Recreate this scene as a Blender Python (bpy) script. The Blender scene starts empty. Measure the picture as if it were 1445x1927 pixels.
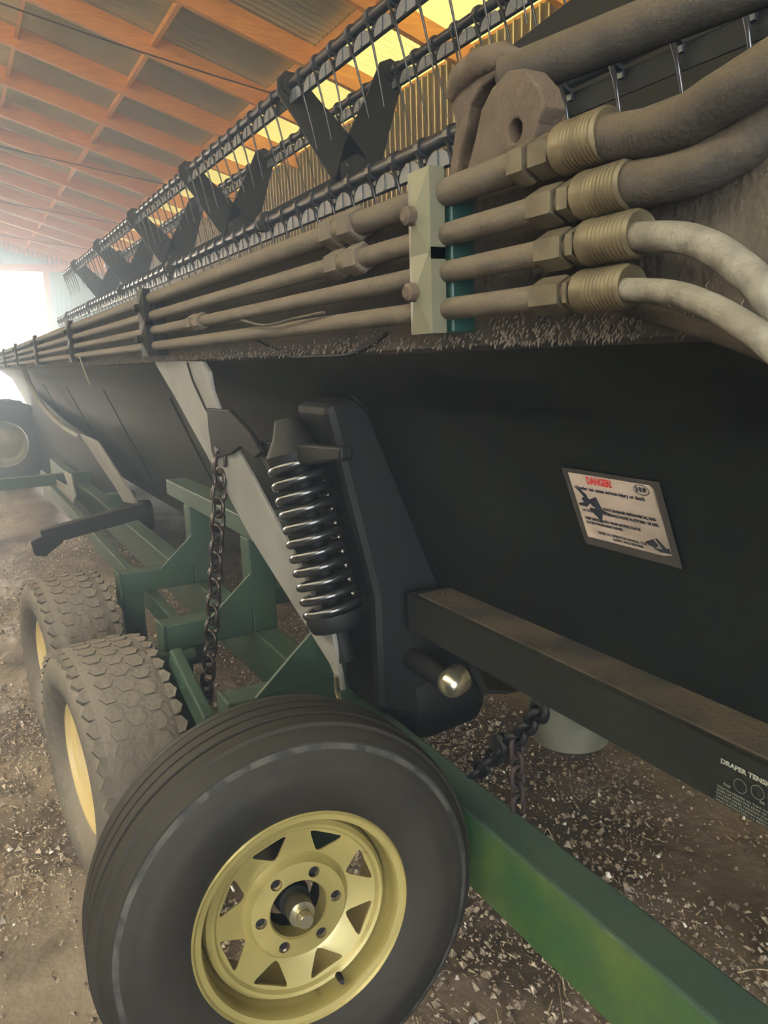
import bpy, bmesh, math, random
import numpy as np
from mathutils import Vector, Matrix

random.seed(7)
rng = np.random.default_rng(7)
scene = bpy.context.scene
COL = scene.collection

# ------------------------------------------------------------------ camera
CAM = Vector((0.0, 0.0, 1.52))
FPX = 1450.0
Yc = Vector((-822, -263, FPX)).normalized()          # world +Y seen from the camera
_x3 = 253.0
_y3 = (FPX * FPX - 822 * _x3) / 263.0
Dc = Vector((_x3, _y3, FPX)).normalized()            # world down
Dc = (Dc - Dc.dot(Yc) * Yc).normalized()
Xc = Dc.cross(Yc)                                    # world +X
cam_data = bpy.data.cameras.new('camera')
cam = bpy.data.objects.new('camera', cam_data)
COL.objects.link(cam)
cam_data.sensor_fit = 'VERTICAL'
cam_data.sensor_height = 36.0
cam_data.lens = 36.0 * FPX / 1927.0
cam_data.clip_start = 0.02
right = Vector((Xc.x, Yc.x, -Dc.x))
up = -Vector((Xc.y, Yc.y, -Dc.y))
back = -Vector((Xc.z, Yc.z, -Dc.z))
cam.matrix_world = Matrix(((right.x, up.x, back.x, CAM.x), (right.y, up.y, back.y, CAM.y),
                           (right.z, up.z, back.z, CAM.z), (0, 0, 0, 1)))
scene.camera = cam

def ray(u, v):
    p = Vector((u - 722.5, v - 963.5, FPX))
    return Vector((p.dot(Xc), p.dot(Yc), -p.dot(Dc)))

def W(u, v, x=None, y=None, z=None, k=0.0):
    """point on a measured world plane (x = x0 + k*depth below the eye, or y, or z) at a surveyed sight line"""
    r = ray(u, v)
    if x is not None:
        t = x / (r.x + k * r.z)
    elif y is not None:
        t = y / r.y
    else:
        t = (z - CAM.z) / r.z
    return CAM + r * t

# ------------------------------------------------------------------ light and exposure
world = bpy.data.worlds.new('World')
scene.world = world
world.use_nodes = True
bg = world.node_tree.nodes['Background']
bg.inputs[0].default_value = (0.72, 0.86, 1.0, 1)
bg.inputs[1].default_value = 9.0
scene.view_settings.view_transform = 'Standard'
scene.view_settings.look = 'None'
scene.view_settings.gamma = 1.0
scene.view_settings.exposure = 1.95
scene.view_settings.use_curve_mapping = False
HAZE = 0.085

# ------------------------------------------------------------------ helpers
class MB:
    def __init__(s):
        s.v = []; s.f = []
    def add(s, vs, fs):
        n = len(s.v)
        s.v += [Vector(v) for v in vs]
        s.f += [tuple(i + n for i in f) for f in fs]
        return s
    def box(s, c, d, m=None):
        x, y, z = d[0] / 2, d[1] / 2, d[2] / 2
        vs = [Vector((a * x, b * y, e * z)) for a in (-1, 1) for b in (-1, 1) for e in (-1, 1)]
        if m is not None:
            vs = [m @ v for v in vs]
        vs = [v + Vector(c) for v in vs]
        return s.add(vs, [(0, 1, 3, 2), (4, 6, 7, 5), (0, 4, 5, 1), (2, 3, 7, 6), (0, 2, 6, 4), (1, 5, 7, 3)])
    def bb(s, x0, x1, y0, y1, z0, z1):
        return s.box(((x0 + x1) / 2, (y0 + y1) / 2, (z0 + z1) / 2), (abs(x1 - x0), abs(y1 - y0), abs(z1 - z0)))
    def bar(s, a, b, w, h, up=(0, 0, 1)):
        a = Vector(a); b = Vector(b); d = (b - a)
        L = d.length; d.normalize()
        u = Vector(up); sx = d.cross(u).normalized(); uu = sx.cross(d)
        m = Matrix((sx, d, uu)).transposed()
        return s.box((a + b) / 2, (w, L, h), m)
    def prism(s, pts, ext):
        pts = [Vector(p) for p in pts]; e = Vector(ext); n = len(pts)
        vs = pts + [p + e for p in pts]
        fs = [tuple(range(n - 1, -1, -1)), tuple(range(n, 2 * n))]
        fs += [(i, (i + 1) % n, n + (i + 1) % n, n + i) for i in range(n)]
        return s.add(vs, fs)
    def tube(s, pts, r, n=10, caps=True, closed=False):
        pts = [Vector(p) for p in pts]; N = len(pts)
        rs = r if isinstance(r, (list, tuple)) else [r] * N
        base = len(s.v); pu = None
        for i, p in enumerate(pts):
            if closed:
                t = pts[(i + 1) % N] - pts[i - 1]
            else:
                t = pts[min(i + 1, N - 1)] - pts[max(i - 1, 0)]
            t.normalize()
            if pu is None:
                a = Vector((0, 0, 1)) if abs(t.z) < 0.9 else Vector((1, 0, 0))
                pu = (a - a.dot(t) * t).normalized()
            else:
                pu = (pu - pu.dot(t) * t).normalized()
            w = t.cross(pu)
            for k in range(n):
                an = 2 * math.pi * k / n
                s.v.append(p + rs[i] * (math.cos(an) * pu + math.sin(an) * w))
        for i in range(N if closed else N - 1):
            j = (i + 1) % N
            for k in range(n):
                s.f.append((base + i * n + k, base + i * n + (k + 1) % n, base + j * n + (k + 1) % n, base + j * n + k))
        if caps and not closed:
            s.f.append(tuple(base + k for k in range(n - 1, -1, -1)))
            s.f.append(tuple(base + (N - 1) * n + k for k in range(n)))
        return s
    def lathe(s, prof, o, ax, n=48, closed=False):
        """prof: (axial, radius) pairs, turned about axis ax through o"""
        o = Vector(o); ax = Vector(ax).normalized()
        a = Vector((0, 0, 1)) if abs(ax.z) < 0.9 else Vector((1, 0, 0))
        u = (a - a.dot(ax) * ax).normalized(); w = ax.cross(u)
        base = len(s.v)
        for (h, r) in prof:
            for k in range(n):
                an = 2 * math.pi * k / n
                s.v.append(o + ax * h + r * (math.cos(an) * u + math.sin(an) * w))
        P = len(prof)
        for i in range(P if closed else P - 1):
            j = (i + 1) % P
            for k in range(n):
                s.f.append((base + i * n + k, base + i * n + (k + 1) % n, base + j * n + (k + 1) % n, base + j * n + k))
        return s
    def mesh(s, name):
        me = bpy.data.meshes.new(name)
        me.from_pydata([tuple(v) for v in s.v], [], s.f)
        bm = bmesh.new(); bm.from_mesh(me)
        bmesh.ops.recalc_face_normals(bm, faces=bm.faces)
        bm.to_mesh(me); bm.free()
        return me

WORLD_OF = {}
def link(o, parent=None, world=None):
    COL.objects.link(o)
    world = world or Matrix.Identity(4)
    if parent is not None:
        o.parent = parent
        o.matrix_local = WORLD_OF[parent.name].inverted() @ world
    else:
        o.matrix_local = world
    WORLD_OF[o.name] = world
    return o

def obj(name, mb, mat, parent=None, smooth=None, bevel=None, world=None, mats=None):
    me = mb if isinstance(mb, bpy.types.Mesh) else mb.mesh(name)
    if not me.materials:
        me.materials.append(mat)
    if smooth is not None:
        for p in me.polygons:
            p.use_smooth = True
        me.set_sharp_from_angle(angle=math.radians(smooth))
    o = bpy.data.objects.new(name, me)
    if bevel:
        b = o.modifiers.new('bevel', 'BEVEL'); b.width = bevel; b.segments = 2; b.limit_method = 'ANGLE'
    return link(o, parent, world)

def tag(o, label=None, cat=None, group=None, kind=None):
    if label: o['label'] = label
    if cat: o['category'] = cat
    if group: o['group'] = group
    if kind: o['kind'] = kind
    return o

def thing(name, label, cat, loc, group=None):
    o = bpy.data.objects.new(name, None)
    o.empty_display_size = 0.1
    link(o, None, Matrix.Translation(Vector(loc)))
    return tag(o, label, cat, group)

def struct(o):
    o['kind'] = 'structure'; return o

# ------------------------------------------------------------------ materials
def mat(name, col, rough=0.6, metal=0.0, col2=None, scale=8.0, detail=5, bump=0.0, bscale=40.0,
        spec=0.5, dust=None, dust_light_amt=0.0, stretch=None, spots=None, coat=0.0, lo=0.4, hi=0.65):
    m = bpy.data.materials.new(name); m.use_nodes = True
    nt = m.node_tree; N = nt.nodes; L = nt.links
    b = N['Principled BSDF']
    b.inputs['Roughness'].default_value = rough
    b.inputs['Metallic'].default_value = metal
    b.inputs['Specular IOR Level'].default_value = spec
    if coat: b.inputs['Coat Weight'].default_value = coat
    tc = N.new('ShaderNodeNewGeometry')
    src = tc.outputs['Position']
    if stretch:
        mp = N.new('ShaderNodeMapping'); mp.inputs['Scale'].default_value = stretch
        L.new(src, mp.inputs['Vector']); src = mp.outputs[0]
    out = None
    def rgb(c): return (c[0], c[1], c[2], 1)
    if col2 is not None:
        n = N.new('ShaderNodeTexNoise'); n.inputs['Scale'].default_value = scale; n.inputs['Detail'].default_value = detail
        L.new(src, n.inputs['Vector'])
        r = N.new('ShaderNodeMapRange'); r.inputs[1].default_value = lo; r.inputs[2].default_value = hi
        L.new(n.outputs['Fac'], r.inputs[0])
        mx = N.new('ShaderNodeMix'); mx.data_type = 'RGBA'
        mx.inputs[6].default_value = rgb(col); mx.inputs[7].default_value = rgb(col2)
        L.new(r.outputs[0], mx.inputs[0]); out = mx.outputs[2]
    if spots is not None:
        sc, sm, thr, amt = spots
        n = N.new('ShaderNodeTexNoise'); n.inputs['Scale'].default_value = sc; n.inputs['Detail'].default_value = 8
        L.new(tc.outputs['Position'], n.inputs['Vector'])
        r = N.new('ShaderNodeMapRange'); r.inputs[1].default_value = thr; r.inputs[2].default_value = thr + 0.08
        r.inputs[4].default_value = amt
        L.new(n.outputs['Fac'], r.inputs[0])
        mx = N.new('ShaderNodeMix'); mx.data_type = 'RGBA'
        if out: L.new(out, mx.inputs[6])
        else: mx.inputs[6].default_value = rgb(col)
        mx.inputs[7].default_value = rgb(sm)
        L.new(r.outputs[0], mx.inputs[0]); out = mx.outputs[2]
    if dust is not None:      # settled dust, graded to paint top light and dark undersides too
        g = N.new('ShaderNodeSeparateXYZ'); L.new(tc.outputs['Normal'], g.inputs[0])
        n = N.new('ShaderNodeTexNoise'); n.inputs['Scale'].default_value = 30; n.inputs['Detail'].default_value = 6
        L.new(tc.outputs['Position'], n.inputs['Vector'])
        a = N.new('ShaderNodeMath'); a.operation = 'MULTIPLY_ADD'; a.inputs[1].default_value = 0.8
        L.new(n.outputs['Fac'], a.inputs[0]); L.new(g.outputs['Z'], a.inputs[2])
        r = N.new('ShaderNodeMapRange'); r.inputs[1].default_value = 0.0; r.inputs[2].default_value = 1.0
        r.inputs[3].default_value = dust_light_amt * 0.12; r.inputs[4].default_value = dust_light_amt
        L.new(a.outputs[0], r.inputs[0])
        mx = N.new('ShaderNodeMix'); mx.data_type = 'RGBA'
        if out: L.new(out, mx.inputs[6])
        else: mx.inputs[6].default_value = rgb(col)
        mx.inputs[7].default_value = rgb(dust)
        L.new(r.outputs[0], mx.inputs[0]); out = mx.outputs[2]
        rr = N.new('ShaderNodeMapRange'); rr.inputs[3].default_value = rough; rr.inputs[4].default_value = 0.95
        L.new(r.outputs[0], rr.inputs[0]); L.new(rr.outputs[0], b.inputs['Roughness'])
    if out: L.new(out, b.inputs['Base Color'])
    else: b.inputs['Base Color'].default_value = rgb(col)
    if bump:
        n = N.new('ShaderNodeTexNoise'); n.inputs['Scale'].default_value = bscale; n.inputs['Detail'].default_value = 6
        L.new(src, n.inputs['Vector'])
        bp = N.new('ShaderNodeBump'); bp.inputs['Strength'].default_value = bump; bp.inputs['Distance'].default_value = 0.01
        L.new(n.outputs['Fac'], bp.inputs['Height']); L.new(bp.outputs[0], b.inputs['Normal'])
    return m

DUST = (0.11, 0.08, 0.05)
M = {}
M['dirt'] = mat('packed_dirt', (0.105, 0.078, 0.055), 0.66, col2=(0.31, 0.25, 0.19), scale=1.6, detail=12, bump=0.9, bscale=22,
                spots=(3.2, (0.05, 0.038, 0.028), 0.55, 0.7))
_nt = M['dirt'].node_tree; _n = _nt.nodes.new('ShaderNodeTexNoise'); _n.inputs['Scale'].default_value = 0.9; _n.inputs['Detail'].default_value = 7
_g = _nt.nodes.new('ShaderNodeNewGeometry'); _nt.links.new(_g.outputs['Position'], _n.inputs['Vector'])
_r = _nt.nodes.new('ShaderNodeMapRange'); _r.inputs[1].default_value = 0.42; _r.inputs[2].default_value = 0.6
_r.inputs[3].default_value = 0.30; _r.inputs[4].default_value = 0.75
_nt.links.new(_n.outputs['Fac'], _r.inputs[0]); _nt.links.new(_r.outputs[0], _nt.nodes['Principled BSDF'].inputs['Roughness'])
M['straw'] = mat('straw', (0.50, 0.40, 0.26), 0.35, col2=(0.11, 0.08, 0.05), scale=45)
M['chaff'] = mat('chaff', (0.10, 0.075, 0.052), 0.35, col2=(0.42, 0.34, 0.25), scale=50)
M['dusty_chaff'] = mat('dusty_chaff', (0.09, 0.07, 0.048), 0.8, col2=(0.17, 0.13, 0.09), scale=60)
M['husk'] = mat('pale_husk', (0.75, 0.72, 0.65), 0.45)
M['clod'] = mat('clod', (0.15, 0.11, 0.08), 0.9, col2=(0.34, 0.27, 0.20), scale=25, bump=0.8, bscale=80)
M['wood'] = mat('sawn_timber', (0.95, 0.45, 0.095), 0.6, col2=(0.76, 0.32, 0.06), scale=3, stretch=(2, 20, 20), bump=0.15)
M['roofing'] = mat('galvanised_roofing', (0.88, 0.86, 0.60), 0.30, metal=0.35, col2=(0.76, 0.74, 0.50), scale=2)
M['cladding'] = mat('wall_cladding', (0.20, 0.16, 0.09), 0.45, metal=0.2, col2=(0.16, 0.13, 0.075), scale=2)
M['far_cladding'] = mat('far_cladding', (0.30, 0.42, 0.42), 0.5, metal=0.1)
M['black_paint'] = mat('black_sheet_paint', (0.004, 0.0065, 0.0065), 0.45, spec=0.35, col2=(0.009, 0.012, 0.010), scale=3,
                       dust=DUST, dust_light_amt=0.10, bump=0.04, bscale=30)
M['black_part'] = mat('black_metal_part', (0.004, 0.005, 0.006), 0.6, spec=0.22, dust=DUST, dust_light_amt=0.05)
M['bat_metal'] = mat('reel_bat_metal', (0.035, 0.038, 0.045), 0.3, metal=0.3, dust=DUST, dust_light_amt=0.04)
M['tine_clip'] = mat('tine_clip_plastic', (0.10, 0.112, 0.13), 0.38)
M['tine'] = mat('tine_steel', (0.09, 0.09, 0.095), 0.3, metal=0.8)
M['dusty_beam'] = mat('dusty_beam_paint', (0.025, 0.022, 0.018), 0.7, col2=(0.055, 0.045, 0.033), scale=7, detail=10,
                      dust=(0.10, 0.075, 0.048), dust_light_amt=0.8, bump=0.35, bscale=90, stretch=(1, 1, 1), spots=(26, (0.12, 0.10, 0.07), 0.60, 0.5))
M['line_steel'] = mat('dusty_steel_line', (0.045, 0.037, 0.026), 0.6, col2=(0.08, 0.065, 0.045), scale=20,
                      dust=(0.115, 0.085, 0.055), dust_light_amt=0.8, bump=0.2, bscale=150)
M['fitting'] = mat('zinc_fitting', (0.11, 0.092, 0.055), 0.45, metal=0.4, col2=(0.065, 0.052, 0.032), scale=30,
                   dust=(0.10, 0.075, 0.048), dust_light_amt=0.5)
M['ferrule'] = mat('crimped_ferrule', (0.15, 0.122, 0.068), 0.38, metal=0.5, col2=(0.085, 0.066, 0.038), scale=25,
                   dust=(0.10, 0.075, 0.048), dust_light_amt=0.4)
M['hose'] = mat('dusty_black_hose', (0.016, 0.014, 0.011), 0.8, col2=(0.03, 0.025, 0.018), scale=30,
                dust=(0.085, 0.060, 0.034), dust_light_amt=0.8, bump=0.25, bscale=180)
M['pale_hose'] = mat('worn_pale_hose', (0.17, 0.16, 0.13), 0.6, col2=(0.07, 0.062, 0.048), scale=40, detail=8, bump=0.3, bscale=120,
                     dust=(0.20, 0.175, 0.13), dust_light_amt=0.5)
M['rusty_cast'] = mat('rusty_dusty_casting', (0.05, 0.033, 0.022), 0.85, col2=(0.085, 0.058, 0.038), scale=22,
                      dust=(0.11, 0.078, 0.048), dust_light_amt=0.6, bump=0.5, bscale=70)
M['clamp_metal'] = mat('clamp_metal', (0.14, 0.135, 0.09), 0.38, metal=0.35, dust=(0.13, 0.115, 0.075), dust_light_amt=0.3)
M['brace'] = mat('grey_painted_brace', (0.19, 0.19, 0.18), 0.65, col2=(0.15, 0.15, 0.14), scale=9, dust=DUST, dust_light_amt=0.25)
M['green'] = mat('green_trailer_paint', (0.010, 0.036, 0.021), 0.45, col2=(0.018, 0.05, 0.027), scale=5, dust=(0.085, 0.10, 0.08), dust_light_amt=0.30, bump=0.05)
M['green_bright'] = mat('green_tongue_paint', (0.02, 0.085, 0.007), 0.42, col2=(0.085, 0.125, 0.015), scale=6, detail=6,
                        dust=(0.022, 0.042, 0.034), dust_light_amt=0.9, bump=0.06, spots=(9, (0.012, 0.03, 0.012), 0.68, 0.8))
M['dark_teal'] = mat('dark_teal_paint', (0.004, 0.03, 0.022), 0.5)
M['chain'] = mat('dark_chain_steel', (0.05, 0.042, 0.04), 0.36, metal=0.8, col2=(0.07, 0.05, 0.042), scale=40, bump=0.2)
M['rust_chain'] = mat('rusty_chain_steel', (0.022, 0.008, 0.006), 0.75, metal=0.0, col2=(0.007, 0.005, 0.005), scale=40)
M['rubber'] = mat('tyre_rubber', (0.0085, 0.0072, 0.005), 0.65, spec=0.26, col2=(0.015, 0.0122, 0.0085), scale=6, detail=8,
                  dust=(0.055, 0.047, 0.036), dust_light_amt=0.25, bump=0.06, bscale=60)
M['worn_rubber'] = mat('dirty_worn_rubber', (0.022, 0.020, 0.018), 0.85, col2=(0.045, 0.038, 0.031), scale=18, detail=8,
                       dust=(0.20, 0.17, 0.135), dust_light_amt=0.8, bump=0.5, bscale=60)
M['scuff'] = mat('scuffed_rubber', (0.05, 0.045, 0.037), 0.8, col2=(0.012, 0.011, 0.010), scale=30, detail=8, lo=0.45, hi=0.6)
M['gold_rim'] = mat('yellow_gold_rim_paint', (0.30, 0.245, 0.085), 0.36, metal=0.3, col2=(0.22, 0.18, 0.06), scale=7, detail=8, coat=0.2,
                    spots=(28, (0.13, 0.09, 0.04), 0.66, 0.8))
M['cream_rim'] = mat('cream_rim_paint', (0.45, 0.35, 0.16), 0.5)
M['zinc'] = mat('bright_zinc', (0.45, 0.42, 0.30), 0.22, metal=0.9)
M['galv'] = mat('galvanised_pan', (0.22, 0.225, 0.17), 0.5, metal=0.2, col2=(0.15, 0.155, 0.12), scale=12)
M['decal_white'] = mat('decal_white', (0.40, 0.32, 0.27), 0.5, col2=(0.32, 0.26, 0.21), scale=20)
M['decal_red'] = mat('decal_red', (0.45, 0.03, 0.03), 0.5)
M['decal_black'] = mat('decal_black', (0.02, 0.022, 0.03), 0.5)
M['decal_print'] = mat('decal_pale_print', (0.22, 0.23, 0.19), 0.5)
M['decal_border'] = mat('decal_backing', (0.035, 0.03, 0.026), 0.6)
M['cable'] = mat('dark_wire', (0.05, 0.03, 0.02), 0.6)

m = bpy.data.materials.new('translucent_yellow_roofing'); m.use_nodes = True
nt = m.node_tree
for n in list(nt.nodes):
    if n.type == 'BSDF_PRINCIPLED': nt.nodes.remove(n)
tr = nt.nodes.new('ShaderNodeBsdfTranslucent'); tr.inputs[0].default_value = (0.42, 0.36, 0.11, 1)
df = nt.nodes.new('ShaderNodeBsdfDiffuse'); df.inputs[0].default_value = (0.6, 0.55, 0.25, 1)
mx = nt.nodes.new('ShaderNodeMixShader'); mx.inputs[0].default_value = 0.45
nt.links.new(tr.outputs[0], mx.inputs[1]); nt.links.new(df.outputs[0], mx.inputs[2])
nt.links.new(mx.outputs[0], nt.nodes['Material Output'].inputs[0])
M['skylight'] = m
def trans(name, c1, c2, f):
    m = M['skylight'].copy(); m.name = name
    for n in m.node_tree.nodes:
        if n.type == 'BSDF_TRANSLUCENT': n.inputs[0].default_value = (*c1, 1)
        if n.type == 'BSDF_DIFFUSE': n.inputs[0].default_value = (*c2, 1)
        if n.type == 'MIX_SHADER': n.inputs[0].default_value = f
    return m
M['added_skylight'] = trans('added_light_roofing', (0.66, 0.62, 0.47), (0.6, 0.58, 0.5), 0.3)  # for the unseen left slope, added only to let light in from above
M['skylight'] = trans('translucent_yellow_sheet', (0.135, 0.115, 0.036), (0.85, 0.75, 0.35), 0.5)
M['far_cladding'] = trans('translucent_gable_sheet', (0.035, 0.05, 0.05), (0.45, 0.55, 0.55), 0.4)

# ================================================================== THE SHED
XW = 4.10                     # inside face of the right wall
def roof_z(x): return CAM.z + 0.914 * XW - 0.30 * x if x > -2.0 else CAM.z + 0.914 * XW + 0.60 + 0.30 * (x + 2.0)
Y0, BAY, NB = -7.57, 1.21, 25
YG = Y0 + BAY * NB           # far gable 22.68
XL = -8.1

# ground with shallow ruts and clods
def ground_h(x, y):
    h = 0.016 * np.sin(1.7 * x + 0.6 * y) * np.sin(0.9 * y - 0.4) + 0.010 * np.sin(5.1 * x + 1.3) * np.sin(4.3 * y)
    h += 0.006 * np.sin(11 * x + 2 * y) * np.sin(9 * y - 3 * x)
    return h
def axis_pts(a, b, fine0, fine1, coarse, fine):
    p = list(np.arange(a, fine0, coarse)) + list(np.arange(fine0, fine1, fine)) + list(np.arange(fine1, b + coarse, coarse))
    return np.array(p)
gx = axis_pts(-16, 12, -0.6, 4.1, 0.5, 0.035); gy = axis_pts(-14, 44, 0.6, 8.0, 0.5, 0.04)
GX, GY = np.meshgrid(gx, gy, indexing='ij')
nz = rng.normal(0, 0.0035, GX.shape)
GZ = ground_h(GX, GY) + nz
verts = np.stack([GX, GY, GZ], -1).reshape(-1, 3)
ny = len(gy)
I, J = np.meshgrid(np.arange(len(gx) - 1), np.arange(ny - 1), indexing='ij')
a = (I * ny + J).ravel()
faces = np.stack([a, a + ny, a + ny + 1, a + 1], -1)
me = bpy.data.meshes.new('floor')
me.from_pydata(verts.tolist(), [], faces.tolist())
floor = obj('floor', me, M['dirt'], smooth=60); struct(floor)
tag(floor, 'brown packed dirt floor of the shed')

# sheets --------------------------------------------------------------
def corrugated(length, width, pitch, amp, segs=6):
    """waves across local Y (width), running along local X (length)"""
    mb = MB(); n = int(round(width / pitch)) * segs
    vs = []; fs = []
    for i in range(n + 1):
        y = width * i / n; z = amp * math.cos(2 * math.pi * i / segs)
        vs += [(0, y, z), (length, y, z)]
    for i in range(n):
        fs.append((2 * i, 2 * i + 1, 2 * i + 3, 2 * i + 2))
    mb.add(vs, fs)
    return mb
ceiling = bpy.data.objects.new('ceiling', None); link(ceiling); struct(ceiling)
tag(ceiling, 'pitched roof of orange rafters under corrugated metal sheets')
ROWX = [XW + 0.30, 0.798 * XW, 0.524 * XW, 0.261 * XW, -0.01 * XW, -0.262 * XW, -2.0]
sheet_me = {}
for k in range(len(ROWX) - 1):
    x1, x0 = ROWX[k], ROWX[k + 1]
    L = math.hypot(x1 - x0, 0.3 * (x1 - x0)) + 0.03
    rot = Matrix.Rotation(math.atan(0.30), 4, 'Y')
    me = corrugated(L, BAY, BAY / 14, 0.016).mesh('roof_sheet')
    for b in range(NB):
        w = Matrix.Translation((x0, Y0 + b * BAY, roof_z(x0) + 0.02 + 0.004 * k)) @ rot
        o = obj('translucent_sheet' if k == 0 else 'roof_sheet', me, M['skylight'] if k == 0 else M['roofing'], ceiling, smooth=80 if b == 0 else None, world=w)
        if k == 0 and b == 0: o['label'] = 'translucent yellow corrugated sheet'
# left slope, out of sight; translucent middle run added to brighten roof and header
for (xa, xb, sky) in ((-8.4, -6.6, False), (-6.6, -2.9, True), (-2.9, -2.0, False)):
    me = corrugated(math.hypot(xb - xa, 0.3 * (xb - xa)) + 0.02, BAY, BAY / 16, 0.011).mesh('left_roof_sheet')
    for b in range(NB):
        w = Matrix.Translation((xa, Y0 + b * BAY, roof_z(xa) + 0.02)) @ Matrix.Rotation(-math.atan(0.30), 4, 'Y')
        obj('translucent_sheet' if sky else 'roof_sheet', me, M['added_skylight'] if sky else M['roofing'], ceiling, world=w)
# rafters
x0, x1 = -2.0, XW + 0.05
L = math.hypot(x1 - x0, 0.3 * (x1 - x0))
raf = MB().box((L / 2, 0, -0.105), (L, 0.06, 0.19)).mesh('rafter')
raf_l = MB().box((3.3, 0, -0.105), (6.6, 0.06, 0.19)).mesh('rafter_left')
blk = MB().box((0, BAY / 2, -0.07), (0.04, BAY - 0.06, 0.10)).mesh('purlin')
for b in range(NB + 1):
    y = Y0 + b * BAY
    w = Matrix.Translation((x0, y, roof_z(x0))) @ Matrix.Rotation(math.atan(0.30), 4, 'Y')
    obj('rafter', raf, M['wood'], ceiling, world=w)
    w = Matrix.Translation((-8.32, y, roof_z(-2.0) - 1.896)) @ Matrix.Rotation(-math.atan(0.30), 4, 'Y')
    obj('rafter', raf_l, M['wood'], ceiling, world=w)
    if b < NB:
        for xx in ROWX[1:-1]:
            obj('purlin', blk, M['wood'], ceiling, world=Matrix.Translation((xx, y + 0.001, roof_z(xx))) @ Matrix.Rotation(math.atan(0.30), 4, 'Y'))

# right wall: ribbed sheets with narrow raised ribs
def ribbed(width, height, pitch, rib=0.020, out=0.024):
    mb = MB(); vs = []; fs = []; pts = []
    n = int(round(width / pitch)); p = width / n
    for i in range(n):
        y = i * p
        pts += [(y, 0), (y + p - rib - 0.012, 0), (y + p - rib - 0.004, out), (y + p - 0.008, out)]
    pts.append((width, 0))
    for (y, d) in pts: vs += [(-d, y, 0), (-d, y, height)]
    for i in range(len(pts) - 1): fs.append((2 * i, 2 * i + 1, 2 * i + 3, 2 * i + 2))
    return mb.add(vs, fs)
WH = roof_z(XW) - 0.02
wall_r = bpy.data.objects.new('wall_right', None); link(wall_r, None, Matrix.Translation((XW, 0, 0))); struct(wall_r)
tag(wall_r, 'tan ribbed metal wall beyond the reel')
me = ribbed(BAY, WH, 0.1008).mesh('wall_sheet')
me.materials.append(M['cladding']); me.materials.append(mat('cream_rib', (0.80, 0.70, 0.42), 0.45))  # rib faces get a paler cream than the flats between
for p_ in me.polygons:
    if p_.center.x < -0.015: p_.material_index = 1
for b in range(NB):
    obj('wall_sheet', me, M['cladding'], wall_r, world=Matrix.Translation((XW, Y0 + b * BAY, -0.03)))
obj('top_plate', MB().bb(XW + 0.005, XW + 0.05, Y0, YG, WH - 0.12, WH), M['wood'], wall_r)
# far gable: sheets left and right of the doorway and above it
wall_f = bpy.data.objects.new('wall_far', None); link(wall_f, None, Matrix.Translation((0, YG, 0))); struct(wall_f)
tag(wall_f, 'far gable wall of pale ribbed metal around the bright doorway')
DX0, DX1, DH = -6.0, 2.5, 4.02
def gable_sheet(xa, xb, z0, y):
    n = max(1, int(round((xb - xa) / 0.11))); vs = []; fs = []
    for i in range(n * 3 + 1):
        x = xa + (xb - xa) * i / (n * 3); d = 0.02 if i % 3 == 1 else 0.0
        vs += [(x, y - d, z0), (x, y - d, roof_z(x) - 0.02)]
    for i in range(n * 3): fs.append((2 * i, 2 * i + 1, 2 * i + 3, 2 * i + 2))
    return MB().add(vs, fs)
xs = [XL, DX0, -5, -4, -3, -2, -1, 0, 1.0, 1.75, DX1, 3.3, XW]
for i in range(len(xs) - 1):
    z0 = DH if DX0 <= xs[i] < DX1 else -0.03
    obj('wall_sheet', gable_sheet(xs[i], xs[i + 1], z0, YG - 0.02), M['far_cladding'], wall_f)
obj('door_header_beam', MB().bb(DX0 - 0.1, XW, YG - 0.16, YG - 0.04, DH - 0.02, DH + 0.16), M['wood'], wall_f)
obj('door_post', MB().bb(DX1, DX1 + 0.14, YG - 0.16, YG - 0.04, 0, DH), M['wood'], wall_f)
# left wall (never in view) and near gable with its own doorway behind the camera
wl = obj('wall_left', MB().bb(XL - 0.05, XL, Y0, YG, 0, WH - 0.26), M['cladding']); struct(wl)
obj('eave_beam', MB().bb(XL - 0.05, XL, Y0, YG, WH - 0.25, WH), M['wood'], wl)
wn = bpy.data.objects.new('wall_near', None); link(wn, None, Matrix.Translation((0, Y0, 0))); struct(wn)
for (xa, xb, z0) in ((XL, -5.6, -0.03), (-5.6, -0.2, 4.0), (-0.2, XW, -0.03)):
    obj('wall_sheet', gable_sheet(xa, xb, z0, Y0), M['cladding'], wn)

# light guides in the two doorways (they only steer the sampling of the sky)
for nm, xa, xb, zz, y, ry in (('far_door_portal', DX0, DX1, DH, YG + 0.02, 1), ('near_door_portal', -5.6, -0.2, 4.0, Y0 - 0.02, -1)):
    ld = bpy.data.lights.new(nm, 'AREA'); ld.shape = 'RECTANGLE'; ld.size = xb - xa; ld.size_y = zz
    ld.cycles.is_portal = True
    lo = bpy.data.objects.new(nm, ld)
    lo.matrix_world = Matrix.Translation(((xa + xb) / 2, y, zz / 2)) @ Matrix.Rotation(-ry * math.pi / 2, 4, 'X')
    COL.objects.link(lo)

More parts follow.
